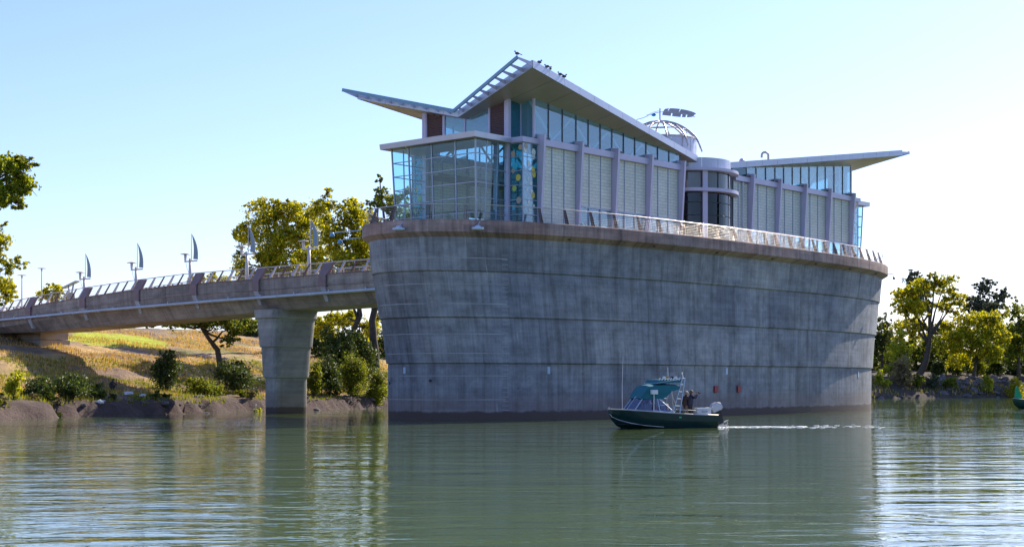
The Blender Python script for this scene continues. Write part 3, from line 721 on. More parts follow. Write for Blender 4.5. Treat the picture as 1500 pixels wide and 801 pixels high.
        for k in range(9):
            f = 0.0 + k / 8.6
            p = Vector(t0).lerp(Vector(t1), f); a = 0.88 + (2.72 - .88) * f; b = 1.0 + (AX - 1.0) * f
            if p.x < a - .25:
                MB(X).slab([(p.x + .04, p.y, p.z - .10), (p.x + .04, p.y, p.z + .04), (a, b, soff(a, b) + .34), (a, b, soff(a, b) + .06)], (0, .03, 0)).build('strut', M_SILVER, (BLD, tr))
    X = xm
    # inside: end core, gallery slab and machinery, seen through the glass
    MB(X).box(21.8, 22.0, -12.4, -2.3, 13.24, soff(22, -2.3) - .7).build('inner_wall', M_INT, BLD)
    MB(X).box(3.6, 21.7, -12.4, -10.2, 17.3, 17.5).build('gallery_floor', M_INT, BLD)
    for a in (6.5, 11.5, 16.5):
        MB(X).box(a, a + .3, -7.5, -7.2, 13.24, soff(a, AX) - .05).build('inner_column', M_SILVER, BLD)
    for a, b, w, d, h in ((5.4, -7.4, 2.2, 2.6, 1.5), (10, -6.5, 2.5, 2.4, 2.2), (15, -6.8, 2.4, 2.2, 1.9)):
        mb = MB(X); mb.box(a, a + w, b, b + d, 13.24, 13.24 + h * .7); mb.box(a + .3, a + w - .3, b + .3, b + d - .3, 13.24 + h * .7, 13.24 + h); mb.tube([(a + w / 2, b + d / 2, 13.24 + h), (a + w / 2, b + d / 2, 13.24 + h + .6)], .25, 10)
        mb.build('pump_motor', M_INTTEAL, BLD)
DOTS = {'w': plain('disc_white', (0.80, 0.84, 0.78), 0.4), 'o': plain('disc_tan', (0.55, 0.40, 0.28), 0.4), 'y': plain('disc_yellow', (0.72, 0.60, 0.08), 0.4), 'g': plain('disc_lime', (0.45, 0.62, 0.12), 0.4), 'c': plain('disc_cyan', (0.05, 0.50, 0.66), 0.4)}
pavilion(False); pavilion(True)

# ---- rounded bay between the pavilions, turret and open dome
def middle():
    c = (26.65, -4.4)
    def arc(r, t0, t1, n): return [(c[0] + r * math.sin(t), c[1] + r * math.cos(t)) for t in np.linspace(t0, t1, n)]   # t=0 faces the river (+b)
    def arcwall(r0, r1, t0, t1, z0, z1, n=24):
        mb = MB(); o_, i_ = arc(r1, t0, t1, n), arc(r0, t0, t1, n)
        v = [(*p, z0) for p in i_] + [(*p, z0) for p in o_] + [(*p, z1) for p in i_] + [(*p, z1) for p in o_]
        f = []
        for k in range(n - 1):
            f += [(k, k + 1, n + k + 1, n + k), (2 * n + k, 2 * n + k + 1, 3 * n + k + 1, 3 * n + k), (k, k + 1, 2 * n + k + 1, 2 * n + k), (n + k, n + k + 1, 3 * n + k + 1, 3 * n + k)]
        f += [(0, n, 3 * n, 2 * n), (n - 1, 2 * n - 1, 4 * n - 1, 3 * n - 1)]
        return mb.add(v, f)
    H = math.pi / 2
    arcwall(0.5, 3.88, -H * 1.05, H * 1.05, 19.04, 19.26, 40).build('upper_ring_ledge', M_SILVER, BLD)
    arcwall(0.5, 3.88, -H * 1.05, H * 1.05, 17.42, 17.68, 40).build('lower_ring_ledge', M_SILVER, BLD)
    # parapet panels
    for k in range(7):
        t0 = -H + k * 2 * H / 7
        arcwall(3.16, 3.26, t0 + .006, t0 + 2 * H / 7 - .006, 19.262, 20.12, 6).build('parapet_panel', M_FASCIA, BLD)
    MB().box(22.1, 31.2, -12.2, -4.42, 19.0, 19.3).build('link_roof', M_SILVER, BLD)
    fr = MB()
    for k in range(8):
        t = -H + k * 2 * H / 7; p = (c[0] + 3.28 * math.sin(t), c[1] + 3.28 * math.cos(t))
        fr.tube([(*p, 17.68), (*p, 19.04)], 0.06, 6)
        if k in (0, 1, 2, 5, 6, 7): fr.tube([(*p, 13.22), (*p, 17.42)], 0.05, 6)
    for z in (14.6, 15.6, 16.6): fr.tube([(*p, z) for p in arc(3.28, -H, H, 30)], 0.035, 5)
    frm = fr.build('bay_window_frame', M_DARKMULL, BLD)
    for k in range(7):
        t0 = -H + k * 2 * H / 7
        arcwall(3.24, 3.27, t0 + .03, t0 + 2 * H / 7 - .03, 17.68, 19.04, 6).build('curved_pane', PALEGL, (BLD, frm))
        for z0, z1 in ((13.22, 14.57), (14.63, 15.57), (15.63, 16.57), (16.63, 17.42)):
            arcwall(3.24, 3.27, t0 + .03, t0 + 2 * H / 7 - .03, z0, z1, 6).build('curved_pane', M_DARKGLASS, (BLD, frm))
    for t, w in ((-0.62, .20), (1.10, .55)):
        d = Vector((math.sin(t), math.cos(t), 0)); q = Vector((math.cos(t), -math.sin(t), 0)); p = Vector((c[0], c[1], 0)) + d * 3.42
        MB().hexa([tuple(p + q * x + d * y + Vector((0, 0, z))) for z in (13.22, 17.42) for x, y in ((-w, -.14), (w, -.14), (w, .14), (-w, .14))]).build('bay_column', M_SILVER, BLD)
        if w < .3: MB().hexa([tuple(p + q * x + d * y + Vector((0, 0, z))) for z in (17.68, 19.04) for x, y in ((-w, -.14), (w, -.14), (w, .14), (-w, .14))]).build('bay_column', M_SILVER, BLD)
    # link walls either side of the bay
    for a0, a1 in ((22.05, 23.2), (30.1, 31.25)):
        fr = MB(); b = -3.2
        for z in (13.26, 14.7, 16.0, 17.4, 18.95): fr.box(a0, a1, b - .05, b + .05, z - .04, z + .04)
        fm = fr.build('link_frame', M_MULL, BLD)
        for z0, z1 in ((13.3, 14.66), (14.74, 15.96), (16.04, 17.36), (17.44, 18.91)): MB().box(a0 + .03, a1 - .03, b - .02, b + .01, z0, z1).build('glass_pane', M_CLERE if a0 > 25 else PALEGL, (BLD, fm))
    fr = MB()
    for a in (29.3, 30.05, 30.8, 31.45): fr.box(a - .03, a + .03, -2.16, -1.97, 13.24, 18.78)
    fr.box(29.33, 31.42, -2.15, -1.98, 18.70, 18.76)
    fm = fr.build('wall_frame', M_MULL, BLD)
    for a0, a1 in ((29.34, 30.01), (30.09, 30.76), (30.84, 31.41)): MB().box(a0, a1, -2.12, -2.02, 13.3, 18.69).build('wall_panel', M_PANEL, (BLD, fm))
    MB().box(29.3, 31.45, -2.25, -1.75, 18.79, 19.2).build('spandrel_beam', M_SILVER, BLD)
    MB().box(29.3, 31.4, -2.10, -2.06, 19.22, 19.95).build('glass_pane', M_TEALGLASS, (BLD, fm))
    MB().tube([(30.55, -1.9, 13.24), (30.55, -1.9, 18.75)], .07, 8).build('downpipe', M_PIPE, BLD)
    MB().box(22.1, 31.2, -11.8, -8.0, 13.24, 18.98).build('link_core', M_INT, BLD)
    # turret
    t = (26.65, AX)
    for k in range(20):
        t0 = 2 * math.pi * k / 20
        mb = MB().lathe([(2.95, 19.31), (3.02, 19.31), (3.02, 22.16), (2.95, 22.16), (2.95, 19.31)], t[0], t[1], 3, t0 + .006, t0 + 2 * math.pi / 20 - .006)
        mb.build('turret_panel', M_FASCIA, BLD)
    MB().lathe([(2.9, 21.9), (2.9, 21.95)], t[0], t[1], 24).build('turret_roof', M_FASCIA, BLD)
    MB().tube([(t[0] + 3.06 * math.cos(x), t[1] + 3.06 * math.sin(x), 22.2) for x in np.linspace(0, 2 * math.pi, 37)[:-1]], .07, 6, True).build('turret_rim', M_DOME, BLD)
    dome = None
    zA, zB = 23.78, 22.25
    for k in range(6):
        th = math.pi * k / 6 + 0.25
        pts = []
        for s_ in np.linspace(-1.12, 1.12, 29):
            r = 3.15 * min(1.1, abs(s_)) * (1 if s_ > 0 else -1)
            z = zB + (zA - zB) * (1 - min(1, abs(s_)) ** 2.1) if abs(s_) <= 1 else zB - (abs(s_) - 1) * 7.5
            if abs(s_) > 1: r = 3.15 * (1 + (abs(s_) - 1) * .9) * (1 if s_ > 0 else -1)
            pts.append((t[0] + r * math.cos(th), t[1] + r * math.sin(th), z))
        mb = MB().tube(pts, 0.075, 6)
        if dome is None: dome = mb.build('open_dome', M_DOME, BLD, True)
        else: mb.build('dome_rib', M_DOME, (BLD, dome), True)
    for rr in (0.42, 0.72):
        z = zB + (zA - zB) * (1 - rr ** 2.1) - .06
        MB().tube([(t[0] + 3.15 * rr * math.cos(x), t[1] + 3.15 * rr * math.sin(x), z) for x in np.linspace(0, 2 * math.pi, 33)[:-1]], .04, 5, True).build('dome_hoop', M_DOME, (BLD, dome), True)
PALEGL = glass('pale_grey_glass', (0.62, 0.62, 0.60), 0.12, (0.42, 0.42, 0.40), 0.45)
middle()

# ---- small things on the building
def feather_vane():
    W = empty('feather_weathervane', (*ab(26.65, AX), 23.75)); tag(W, 'grey metal feather weathervane on a mast above the open dome', 'weathervane')
    MB().tube([(0, 0, 0), (0, 0, 1.1)], .06, 8).build('mast', M_DOME, W)
    pts = [(-1.9, -.1, .20), (-1.35, -.08, .34), (-.9, -.05, .55), (-.5, -.03, .70), (0, 0, .80), (.9, 0, .82), (2.0, 0, .62), (2.85, 0, .35)]
    MB().tube(pts, .03, 6).build('quill', M_DOME, W)
    MB().ell((-.5, -.02, .58), (.20, .07, .13), 12, 6).build('blue_bead', plain('vane_blue', (0.02, 0.22, 0.50), .4), W, True)
    MB().tube([(-1.1, 0, .55), (-.6, 0, .78), (-.1, 0, .9)], .02, 5).build('brace_wire', M_DOME, W)
    # vane: two webs with a few narrow slits
    def cz(t): return 0.82 - 0.11 * max(0.0, t - .6) ** 1.3
    for sgn, slits in ((1, (.62, 1.52)), (-1, (.98, 1.80, 2.20))):
        def ez(t):
            g = math.sqrt(max(0.0, 1 - ((t - 1.3) / 1.52) ** 2))
            return cz(t) + sgn * (.30 if sgn > 0 else .34) * g ** .8
        mb = MB(); t = .24; st_ = .05
        while t < 2.78:
            cut = any(abs(t + st_ / 2 - x) < .04 for x in slits)
            def pt(tt, f): return (tt + .16 * f * sgn * (1 if sgn > 0 else 0.4), 0.0, cz(tt) * (1 - f) + ez(tt) * f)
            f1 = .3 if cut else 1.0
            mb.hexa([(p[0], -.012, p[2]) for p in (pt(t, 0), pt(t + st_, 0), pt(t + st_, f1), pt(t, f1))] + [(p[0], .012, p[2]) for p in (pt(t, 0), pt(t + st_, 0), pt(t + st_, f1), pt(t, f1))])
            t += st_
        bm_ = bmesh.new(); 
        ob_ = mb.build('vane', M_FEATHER, W)
        bm_.from_mesh(ob_.data); bmesh.ops.remove_doubles(bm_, verts=bm_.verts, dist=.001); bm_.to_mesh(ob_.data); bm_.free()
    W.rotation_euler = (0, 0, R(-6))
feather_vane()

def bird(x, y, z, rz, where):
    o = empty('bird', (x, y, z), rz); 
    MB().ell((0, 0, .13), (.17, .085, .095), 10, 6).build('body', M_DARK if False else MATS['bird_grey'], o, True)
    MB().ell((.15, 0, .25), (.06, .05, .055), 8, 5).build('head', MATS['bird_grey'], o, True)
    MB().hexa([(-.12, -.035, .10), (-.34, -.05, .04), (-.34, .05, .04), (-.12, .035, .10), (-.12, -.035, .14), (-.34, -.05, .055), (-.34, .05, .055), (-.12, .035, .14)]).build('tail', MATS['bird_grey'], o)
    mb = MB().tube([(.02, .03, .08), (.02, .03, -.01)], .01, 5); mb.build('leg', MATS['bird_grey'], o)
    MB().tube([(.02, -.03, .08), (.02, -.03, -.01)], .01, 5).build('leg', MATS['bird_grey'], o)
    MB().tube([(.19, 0, .25), (.25, 0, .24)], [.018, .004], 5).build('beak', MATS['bird_grey'], o)
    tag(o, where, 'bird', 'birds perched on the roof edge')
plain('bird_grey', (0.10, 0.10, 0.11), .7)
def roof_edge(f):
    a, b = 0.88 + (24.3 - .88) * f, 1.0 - 3.08 * f; return (*ab(a, b + .02), soff(a, b) + .48)
bx_, by_ = ab(-0.60, 0.98)
bird(bx_, by_, soff(.88, 1) + .55, R(200), 'grey bird perched on the tip of the blue sunshade bar')
for f, rz in ((.035, 30), (.075, 160), (.092, 70), (.145, 200), (.165, 20)):
    bird(*roof_edge(f), R(rz), 'grey bird standing on the long silver eave of the roof')

def roof_vents():
    a, b = 32.3, -3.1
    o = empty('mushroom_vent', (*ab(a, b), soff(53.3 - a, b) + .44)); tag(o, 'small mushroom cowl vent on the lower roof end', 'vent')
    MB().lathe([(.12, -.1), (.12, .35)], n=10).build('stack', M_FASCIA, o); MB().lathe([(.10, .42), (.26, .40), (.24, .5), (.15, .62), (.02, .66)], n=12).build('cowl', M_FASCIA, o, True)
    mb = MB()
    for k in range(4): t = k * math.pi / 2; mb.tube([(.11 * math.cos(t), .11 * math.sin(t), .3), (.2 * math.cos(t), .2 * math.sin(t), .43)], .015, 4)
    mb.build('bracket', M_FASCIA, o)
    a, b = 37.0, -3.5
    o = empty('gooseneck_vent', (*ab(a, b), soff(53.3 - a, b) + .44)); tag(o, 'grey gooseneck vent pipe with its mouth turned down on the roof', 'vent')
    pts = [(0, 0, -.2), (0, 0, 1.0)] + [(-.28 + .28 * math.cos(t), 0, 1.0 + .28 * math.sin(t)) for t in np.linspace(0.3, math.pi, 8)] + [(-.56, 0, .82)]
    MB().tube(pts, .1, 10).build('pipe', M_DOME, o, True); MB().lathe([(.2, -.02), (.16, .08), (.11, .1)], n=12).build('flashing', M_FASCIA, o)
roof_vents()

def deck_lamp(xpix, z, label):
    p, q, nr = ring_at(0, 0, xpix, z); x, y = ab(p.x, p.y)
    wn_ = Vector((nr.x * SU + nr.y * CU, nr.x * CU - nr.y * SU)); rz = math.atan2(wn_.y, wn_.x)
    o = empty('deck_floodlight', (x, y, z), rz)
    MB().tube([(-.12, .25, .62), (.02, .15, .42), (.18, 0, .18)], .03, 6).build('arm', M_SILVER, o)
    MB().box(-.02, .012, -.10, .10, .0, .20).build('bracket', M_WHITE, o)
    MB().lathe([(.02, .22), (.16, .20), (.20, .12), (.42, .06), (.42, -.06), (.1, -.1)], .22, 0, 12).build('hood', M_BLUEWH, o, True)
    tag(o, label, 'lamp')
M_BLUEWH = plain('pale_blue_lamp', (0.62, 0.74, 0.90), .4)
deck_lamp(587, 12.62, 'pale floodlight on the concrete rim near the lobby glass left corner')
deck_lamp(699.5, 12.62, 'pale floodlight on the concrete rim below the lobby glass corner')
def arm_lamps():
    for z, L, nm in ((12.95, 1.55, 'upper blue floodlight on an arm out from the concrete rim by the bridge'), (12.45, 1.0, 'lower blue floodlight on a short arm from the concrete rim by the bridge')):
        a, b = -1.75, -13.3
        x, y = ab(a, b); o = empty('arm_floodlight', (x, y, z), 0)
        MB().tube([(.5, 0, .22), (-L + .3, 0, .08), (-L + .1, 0, -.05)], .035, 6).build('arm', M_BLUEWH, o)
        MB().lathe([(.03, .1), (.1, .06), (.19, -.12), (.19, -.22), (.05, -.2)], -L + .05, 0, 10).build('hood', plain('lamp_hood_blue', (.18, .42, .66), .4), o, True)
        tag(o, nm, 'lamp')
arm_lamps()
def cctv():
    p = at(1299, 401, 141); o = empty('security_camera', p); tag(o, 'security camera hanging from a horizontal arm at the stern of the concrete deck', 'camera')
    MB().tube([(-.35, 0, 0), (.62, 0, -.03), (.66, 0, -.06), (.66, 0, -.28)], .035, 6).build('arm', M_DOME, o)
    MB().ell((.66, 0, -.40), (.13, .13, .16), 10, 6).build('dome_housing', M_DOME, o, True)
    p = at(1287, 411, 140); o = empty('security_camera', p); tag(o, 'small dome camera tucked under the rim at the stern', 'camera')
    MB().ell((0, 0, 0), (.13, .13, .13), 10, 6).build('dome_housing', M_DOME, o, True); MB().tube([(-.4, 0, .1), (0, 0, .05)], .04, 6).build('arm', M_DOME, o)
cctv()

# ------------------------------------------------------------------ the footbridge
BR = Frame('footbridge', 5.6, -29.1)
tag(BR.o, 'curved concrete footbridge with a pale pipe along its side and one stepped pier', 'bridge')
A0, A1 = 3.0, 8.8
def ztop(b): return float(np.interp(b, [-110, -90, -68, -61, -55, -47, -40, -16, -10], [9.0, 9.05, 9.25, 9.75, 10.1, 10.45, 10.66, 10.72, 10.72]))
def zbot(b): return float(np.interp(b, [-110, -62, -50, -37, -30, -23, -10], [7.25, 7.3, 7.62, 7.95, 8.18, 8.32, 8.5]))
def bridge():
    bs = list(np.linspace(-96, -11.5, 90))
    def swept(name, prof, m, parent=None, uvs=True):
        """profile(b) -> list of (a, z); swept along b"""
        v, f, uv = [], [], []; np_ = None
        for b in bs:
            pr = prof(b); np_ = len(pr); acc = 0
            for k, (a, z) in enumerate(pr):
                if k: acc += math.hypot(a - pr[k - 1][0], z - pr[k - 1][1])
                v.append((a, b, z)); uv.append((b, acc + 3))
        for i in range(len(bs) - 1):
            for k in range(np_): f.append((i * np_ + k, i * np_ + (k + 1) % np_, (i + 1) * np_ + (k + 1) % np_, (i + 1) * np_ + k))
        f.append(tuple(range(np_))); f.append(tuple((len(bs) - 1) * np_ + k for k in range(np_)))
        return mesh_obj(name, BR.conv(v), f, m, parent or BR.o, False, uv)
    swept('girder', lambda b: [(A0 + .05, ztop(b) - .86), (A0 + .12, ztop(b) - 1.40), (A0 + .95, zbot(b)), (A1 - .95, zbot(b)), (A1 - .12, ztop(b) - 1.40), (A1 - .05, ztop(b) - .86)], M_BRIDGE)
    swept('fascia_beam', lambda b: [(A0, ztop(b)), (A0, ztop(b) - .85), (A1, ztop(b) - .85), (A1, ztop(b)), (A1 - .4, ztop(b)), (A1 - .42, ztop(b) - .15), (A0 + .42, ztop(b) - .15), (A0 + .4, ztop(b))], M_BRIDGE)
    swept('coping', lambda b: [(A0 - .07, ztop(b) + .002), (A0 - .07, ztop(b) + .07), (A0 + .38, ztop(b) + .07), (A0 + .38, ztop(b) + .002)], M_PILASTER)
    # pipe along the near side
    pts = [(A0 - .18, b, float(np.interp(b, [-96, -68, -50.6, -36.4, -16], [8.1, 8.49, 8.92, 9.15, 9.36]))) for b in bs]
    pipe = MB().tube(pts, .125, 10).build('pipe', M_PIPE, BR, True)
    for b in np.arange(-65.5, -14, 4.05):
        z = float(np.interp(b, [-96, -68, -50.6, -36.4, -16], [8.1, 8.49, 8.92, 9.15, 9.36]))
        MB().box(A0 - .25, A0 + .1, b - .05, b + .05, z + .10, z + .22).build('pipe_clip', M_PIPE, (BR, pipe))
        MB().tube([(A0 - .18, b + 2 - .07, z + .005), (A0 - .18, b + 2 + .07, z + .02)], .145, 10).build('pipe_collar', M_PIPE, (BR, pipe))
    PB = [-13.8, -21.8, -29.75, -37.8, -45.9, -54.15, -63.2, -71.5, -80]
    for b in PB:
        zt = ztop(b)
        # leaning plate, fascia block and bracket below, tapering to the pipe
        MB().hexa([(A0 - .14, b - .48, zt - .05), (A0 + .16, b - .48, zt - .05), (A0 + .16, b + .48, zt - .05), (A0 - .14, b + .48, zt - .05),
                   (A0 + .30, b - .62 + .32, zt + .92), (A0 + .52, b - .62 + .32, zt + .92), (A0 + .52, b + .40 + .36, zt + .92), (A0 + .30, b + .40 + .36, zt + .92)]).build('pilaster', M_PILASTER, BR)
        MB().box(A0 - .16, A0 + .05, b - .42, b + .42, zt - .90, zt - .053).build('pilaster_block', M_PILASTER, BR)
        MB().hexa([(A0 + .35, b - .16, zt - 2.0), (A0 + .75, b - .16, zt - 2.0), (A0 + .75, b + .16, zt - 2.0), (A0 + .35, b + .16, zt - 2.0),
                   (A0 - .10, b - .30, zt - .91), (A0 + .3, b - .30, zt - .91), (A0 + .3, b + .30, zt - .91), (A0 - .10, b + .30, zt - .91)]).build('bracket', M_PIPE, BR)
    for s_, aa, lean in ((0, A0 + .12, .40), (1, A1 - .12, -.40)):
        rl = MB().tube([(aa + lean, b, ztop(b) + .98) for b in bs], .035, 6).build('railing', M_STEEL, BR, True)
        for f in ((.12, .3, .5, .7, .88)):
            MB().tube([(aa + lean * f, b, ztop(b) + .07 + .91 * f) for b in bs[::3]], .009, 4).build('rail_wire', M_STEEL, (BR, rl), True)
        b = -12.2
        k = 0
        while b > -84:
            if min(abs(b - p) for p in PB) > .9:
                zt = ztop(b)
                w = .10 if k % 2 else .17
                MB().hexa([(aa - .05, b - w / 2, zt + .06), (aa + w, b - w / 2, zt + .06), (aa + w, b + w / 2, zt + .06), (aa - .05, b + w / 2, zt + .06),
                           (aa + lean - .03, b + .30 - w / 2, zt + .97), (aa + lean + .06, b + .30 - w / 2, zt + .97), (aa + lean + .06, b + .30 + w / 2, zt + .97), (aa + lean - .03, b + .30 + w / 2, zt + .97)]).build('post', M_BRONZE if k % 2 else M_STEEL, (BR, rl))
            b -= 1.34; k += 1
    # a loose handrail bar (sign board edge) over the rail
    # stepped pier with rounded corners
    def rrect(da, db, z, n=48, pe=6.0):
        out = []
        for i in range(n):
            t = 2 * math.pi * i / n; c, s = math.cos(t), math.sin(t)
            out.append((5.55 + da * math.copysign(abs(c) ** (2 / pe), c), -29.15 + db * math.copysign(abs(s) ** (2 / pe), s), z))
        return out
    def pseg(name, levels):
        n = 48; v, f, uv = [], [], []
        for da, db, z in levels:
            rr = rrect(da, db, z, n)
            for i, p in enumerate(rr + [rr[0]]): v.append(p); uv.append((i * (2 * (da + db) * 2) / n, z))
        w = n + 1
        for k in range(len(levels) - 1):
            for i in range(n): f.append((k * w + i, k * w + i + 1, (k + 1) * w + i + 1, (k + 1) * w + i))
        f.append(tuple(range(n))); f.append(tuple((len(levels) - 1) * w + i for i in range(n)))
        return mesh_obj(name, BR.conv(v), f, M_PIER, BR.o, False, uv)
    pseg('pier_segment', [(1.66, .80, -2), (1.70, .82, 2.86), (1.64, .78, 2.9)])
    pseg('pier_segment', [(1.80, .90, 2.88), (1.84, .94, 2.95), (1.98, 1.04, 5.28), (1.93, .99, 5.33)])
    pseg('pier_segment', [(2.04, 1.08, 5.31), (2.10, 1.13, 5.38), (2.28, 1.28, 7.58), (2.22, 1.22, 7.62)])
    pseg('pier_segment', [(2.36, 1.36, 7.60), (2.42, 1.42, 7.66), (2.46, 1.44, 8.30)])
    # abutment of big concrete courses
    for k in range(4):
        z0 = 4.2 + .82 * k
        MB().box(6.0 + .1 * k, A1 + .9 - .12 * k, -73, -66.2 - .12 * k, z0 + .02, z0 + .80).build('abutment_course', M_BRIDGE2, BR)
    MB().box(A0 - .1, 6.05, -80, -71.0, 3.0, 7.42).build('abutment_core', M_DARKCON, BR)
    # pylon with a tilted V-shaped top
    MB().hexa([(A1 - .8, -64.9, 9.2), (A1 - .1, -64.9, 9.2), (A1 - .1, -64.2, 9.2), (A1 - .8, -64.2, 9.2), (A1 - .7, -64.8, 11.2), (A1 - .2, -64.8, 11.2), (A1 - .2, -64.3, 11.2), (A1 - .7, -64.3, 11.2)]).build('pylon', M_BRIDGE2, BR)
    mb = MB().bar((A1 - .45, -64.8, 11.2), (A1 - .45, -65.0, 11.85), .1, .14).bar((A1 - .45, -64.4, 11.2), (A1 - .45, -64.1, 12.0), .1, .14).bar((A1 - .45, -65.9, 11.72), (A1 - .45, -63.4, 12.3), .5, .1)
    mb.build('pylon_crest', M_MULL, BR)
M_BRIDGE2 = plain('abutment_concrete', (0.46, 0.40, 0.34), .85, 0, .3, 1.0, .3); M_DARKCON = plain('abutment_core_concrete', (0.30, 0.26, 0.23), .9, 0, .3, 1.0)
bridge()

def sail_lamp(b, label):
    a = A1 - .35; zt = ztop(b) - .1
    fr = Frame('sail_lamp_post', a, b, zt)
    o = fr.o; tag(o, label, 'lamp post', 'sail lamps along the footbridge')
    # local: x = along the building axis, y = -b (towards land)
    MB().tube([(0, 0, 0), (0, 0, 1.6), (0, 0, 3.15)], [.19, .15, .11], 10).build('pole', M_POLE, o, True)
    MB().lathe([(.3, 0), (.3, .06), (.2, .1)], n=12).build('base_plate', M_POLE, o)
    arm = MB().box(-.05, .05, -1.0, .80, 2.86, 2.98).build('cross_arm', M_POLE, o)
    MB().tube([(0, .62, 2.9), (0, .5, 2.4), (0, .2, 1.9), (0, .15, 1.6)], .016, 5).build('cable', M_DARK, o)
    lm = MB().lathe([(.07, 2.98), (.10, 3.05), (.13, 3.5), (.06, 3.56)], 0, .70, 10).build('lamp_body', M_POLE, o, True)
    MB().lathe([(.02, 3.68), (.44, 3.60), (.45, 3.56), (.02, 3.58)], 0, .70, 18).build('lamp_shade', M_POLE, o, True)
    MB().tube([(0, -.18, 2.98), (0, -.20, 5.35)], [.04, .025], 6).build('mast', M_POLE, o)
    # sail blade, a crescent
    ts = np.linspace(0, 1, 12)
    outer = [(0.0, -.20 - .92 * math.sin(min(1, (1 - t) * 1.25) * math.pi / 2) ** .8, 3.02 + 2.32 * t) for t in ts]
    inner = [(0.0, -.20 - (.92 - .60 * (1 - t) - .0) * math.sin(min(1, (1 - t) * 1.0) * math.pi / 2) ** 1.15 * .62, 3.10 + 2.24 * t) for t in ts]
    v = []; f = []
    for (x, y, z), (x2, y2, z2) in zip(outer, inner): v += [(x - .015, y, z), (x + .015, y, z), (x - .015 + .05, y2, z2), (x + .015 + .05, y2, z2)]
    for i in range(len(ts) - 1):
        k = i * 4; f += [(k, k + 2, k + 6, k + 4), (k + 1, k + 3, k + 7, k + 5), (k, k + 1, k + 5, k + 4), (k + 2, k + 3, k + 7, k + 6)]
    f += [(0, 1, 3, 2)]
    sail = MB().add(v, f).build('sail', M_SAIL, o)
    MB().tube(outer, .022, 5).build('sail_edge', M_POLE, (fr, sail) if False else sail)
M_POLE = plain('pale_grey_post', (0.60, 0.57, 0.57), .45, .1, .15); M_SAIL = plain('blue_grey_sail', (0.16, 0.25, 0.34), .4, .2, .15)
for b, lab in ((-29.7, 'pale lamp post with a blue sail over the bridge pier, nearest the concrete tower'), (-37.75, 'pale lamp post with a blue sail, second along the bridge from the tower'), (-45.7, 'grey lamp post with a blue sail, middle one of five on the bridge'),
               (-53.9, 'grey lamp post with a blue sail, second along the bridge from the bank'), (-62.4, 'grey lamp post with a blue sail at the bank end of the bridge')):
    sail_lamp(b, lab)

def levee_lamp(px, py_top, Y, label):
    t = at(px, py_top, Y); z = hgt(t.x, t.y); o = empty('path_lamp', (t.x, t.y, z)); H_ = t.z - z
    MB().tube([(0, 0, -.2), (0, 0, H_ - .5)], [.11, .06], 8).build('pole', M_POLE, o)
    MB().lathe([(.06, H_ - .5), (.12, H_ - .35), (.10, H_ - .1)], n=8).build('lamp_body', M_POLE, o)
    MB().lathe([(.02, H_ - .02), (.55, H_ - .08), (.5, H_ - .12), (.02, H_ - .1)], n=16).build('lamp_shade', M_POLE, o)
    tag(o, label, 'lamp post')
levee_lamp(61, 392, 195, 'slim path lamp with a flat round shade beyond the bridge, by small tree')
levee_lamp(32, 402, 185, 'slim path lamp with a flat round shade beyond the bridge, behind the pylon')

#@@VEG
# ------------------------------------------------------------------ vegetation
def leaf_mesh(name, centers, size, m, parent, seed, aspect=0.6, up=0.0):
    """one small four-cornered leaf at each centre, turned at random"""
    r = np.random.default_rng(seed); n = len(centers)
    d = r.normal(size=(n, 3)); d[:, 2] += up * 2; d /= np.linalg.norm(d, axis=1)[:, None]
    e = r.normal(size=(n, 3)); e -= d * (e * d).sum(1)[:, None]; e /= np.linalg.norm(e, axis=1)[:, None]
    s = size * r.uniform(0.55, 1.35, (n, 1))
    w = e * s * aspect * 0.5; L = d * s * 0.5
    bend = np.cross(d, e) * s * 0.14
    v = np.stack([centers - L, centers + w + bend, centers + L, centers - w + bend], 1).reshape(-1, 3)
    me = bpy.data.meshes.new(name); me.vertices.add(4 * n); me.vertices.foreach_set('co', v.ravel().astype(np.float32))
    me.loops.add(4 * n); me.loops.foreach_set('vertex_index', np.arange(4 * n, dtype=np.int32))
    me.polygons.add(n); me.polygons.foreach_set('loop_start', np.arange(0, 4 * n, 4, dtype=np.int32)); me.update(); me.validate()
    me.materials.append(m)
    o = bpy.data.objects.new(name, me); COL.objects.link(o); o.parent = parent
    return o
def clump_points(clumps, n, seed, sub=15, spread=0.16):
    """leaf centres in lumpy twig clusters spread through ellipsoids (c, r)"""
    r = np.random.default_rng(seed)
    vol = np.array([c[1][0] * c[1][1] * c[1][2] for c in clumps]) ** 0.8; vol /= vol.sum()
    out = []; tw = []
    for (c, rad), w in zip(clumps, vol):
        k = max(3, int(n * w / sub)); d = r.normal(size=(k, 3)); d /= np.linalg.norm(d, axis=1)[:, None]
        q = r.uniform(0.15, 1.0, (k, 1)) ** 0.55 * r.uniform(0.75, 1.28, (k, 1))
        cc = np.array(c) + d * q * np.array(rad)
        tw += [(c, x) for x in cc[:: max(1, k // 10)]]
        sp = spread * np.mean(rad) * r.uniform(0.5, 1.4, (k, 1, 1))
        pts = cc[:, None, :] + r.normal(size=(k, sub, 3)) * sp * np.array([1, 1, 0.75])
        out.append(pts.reshape(-1, 3))
    return np.concatenate(out), tw
TREE_N = [0]
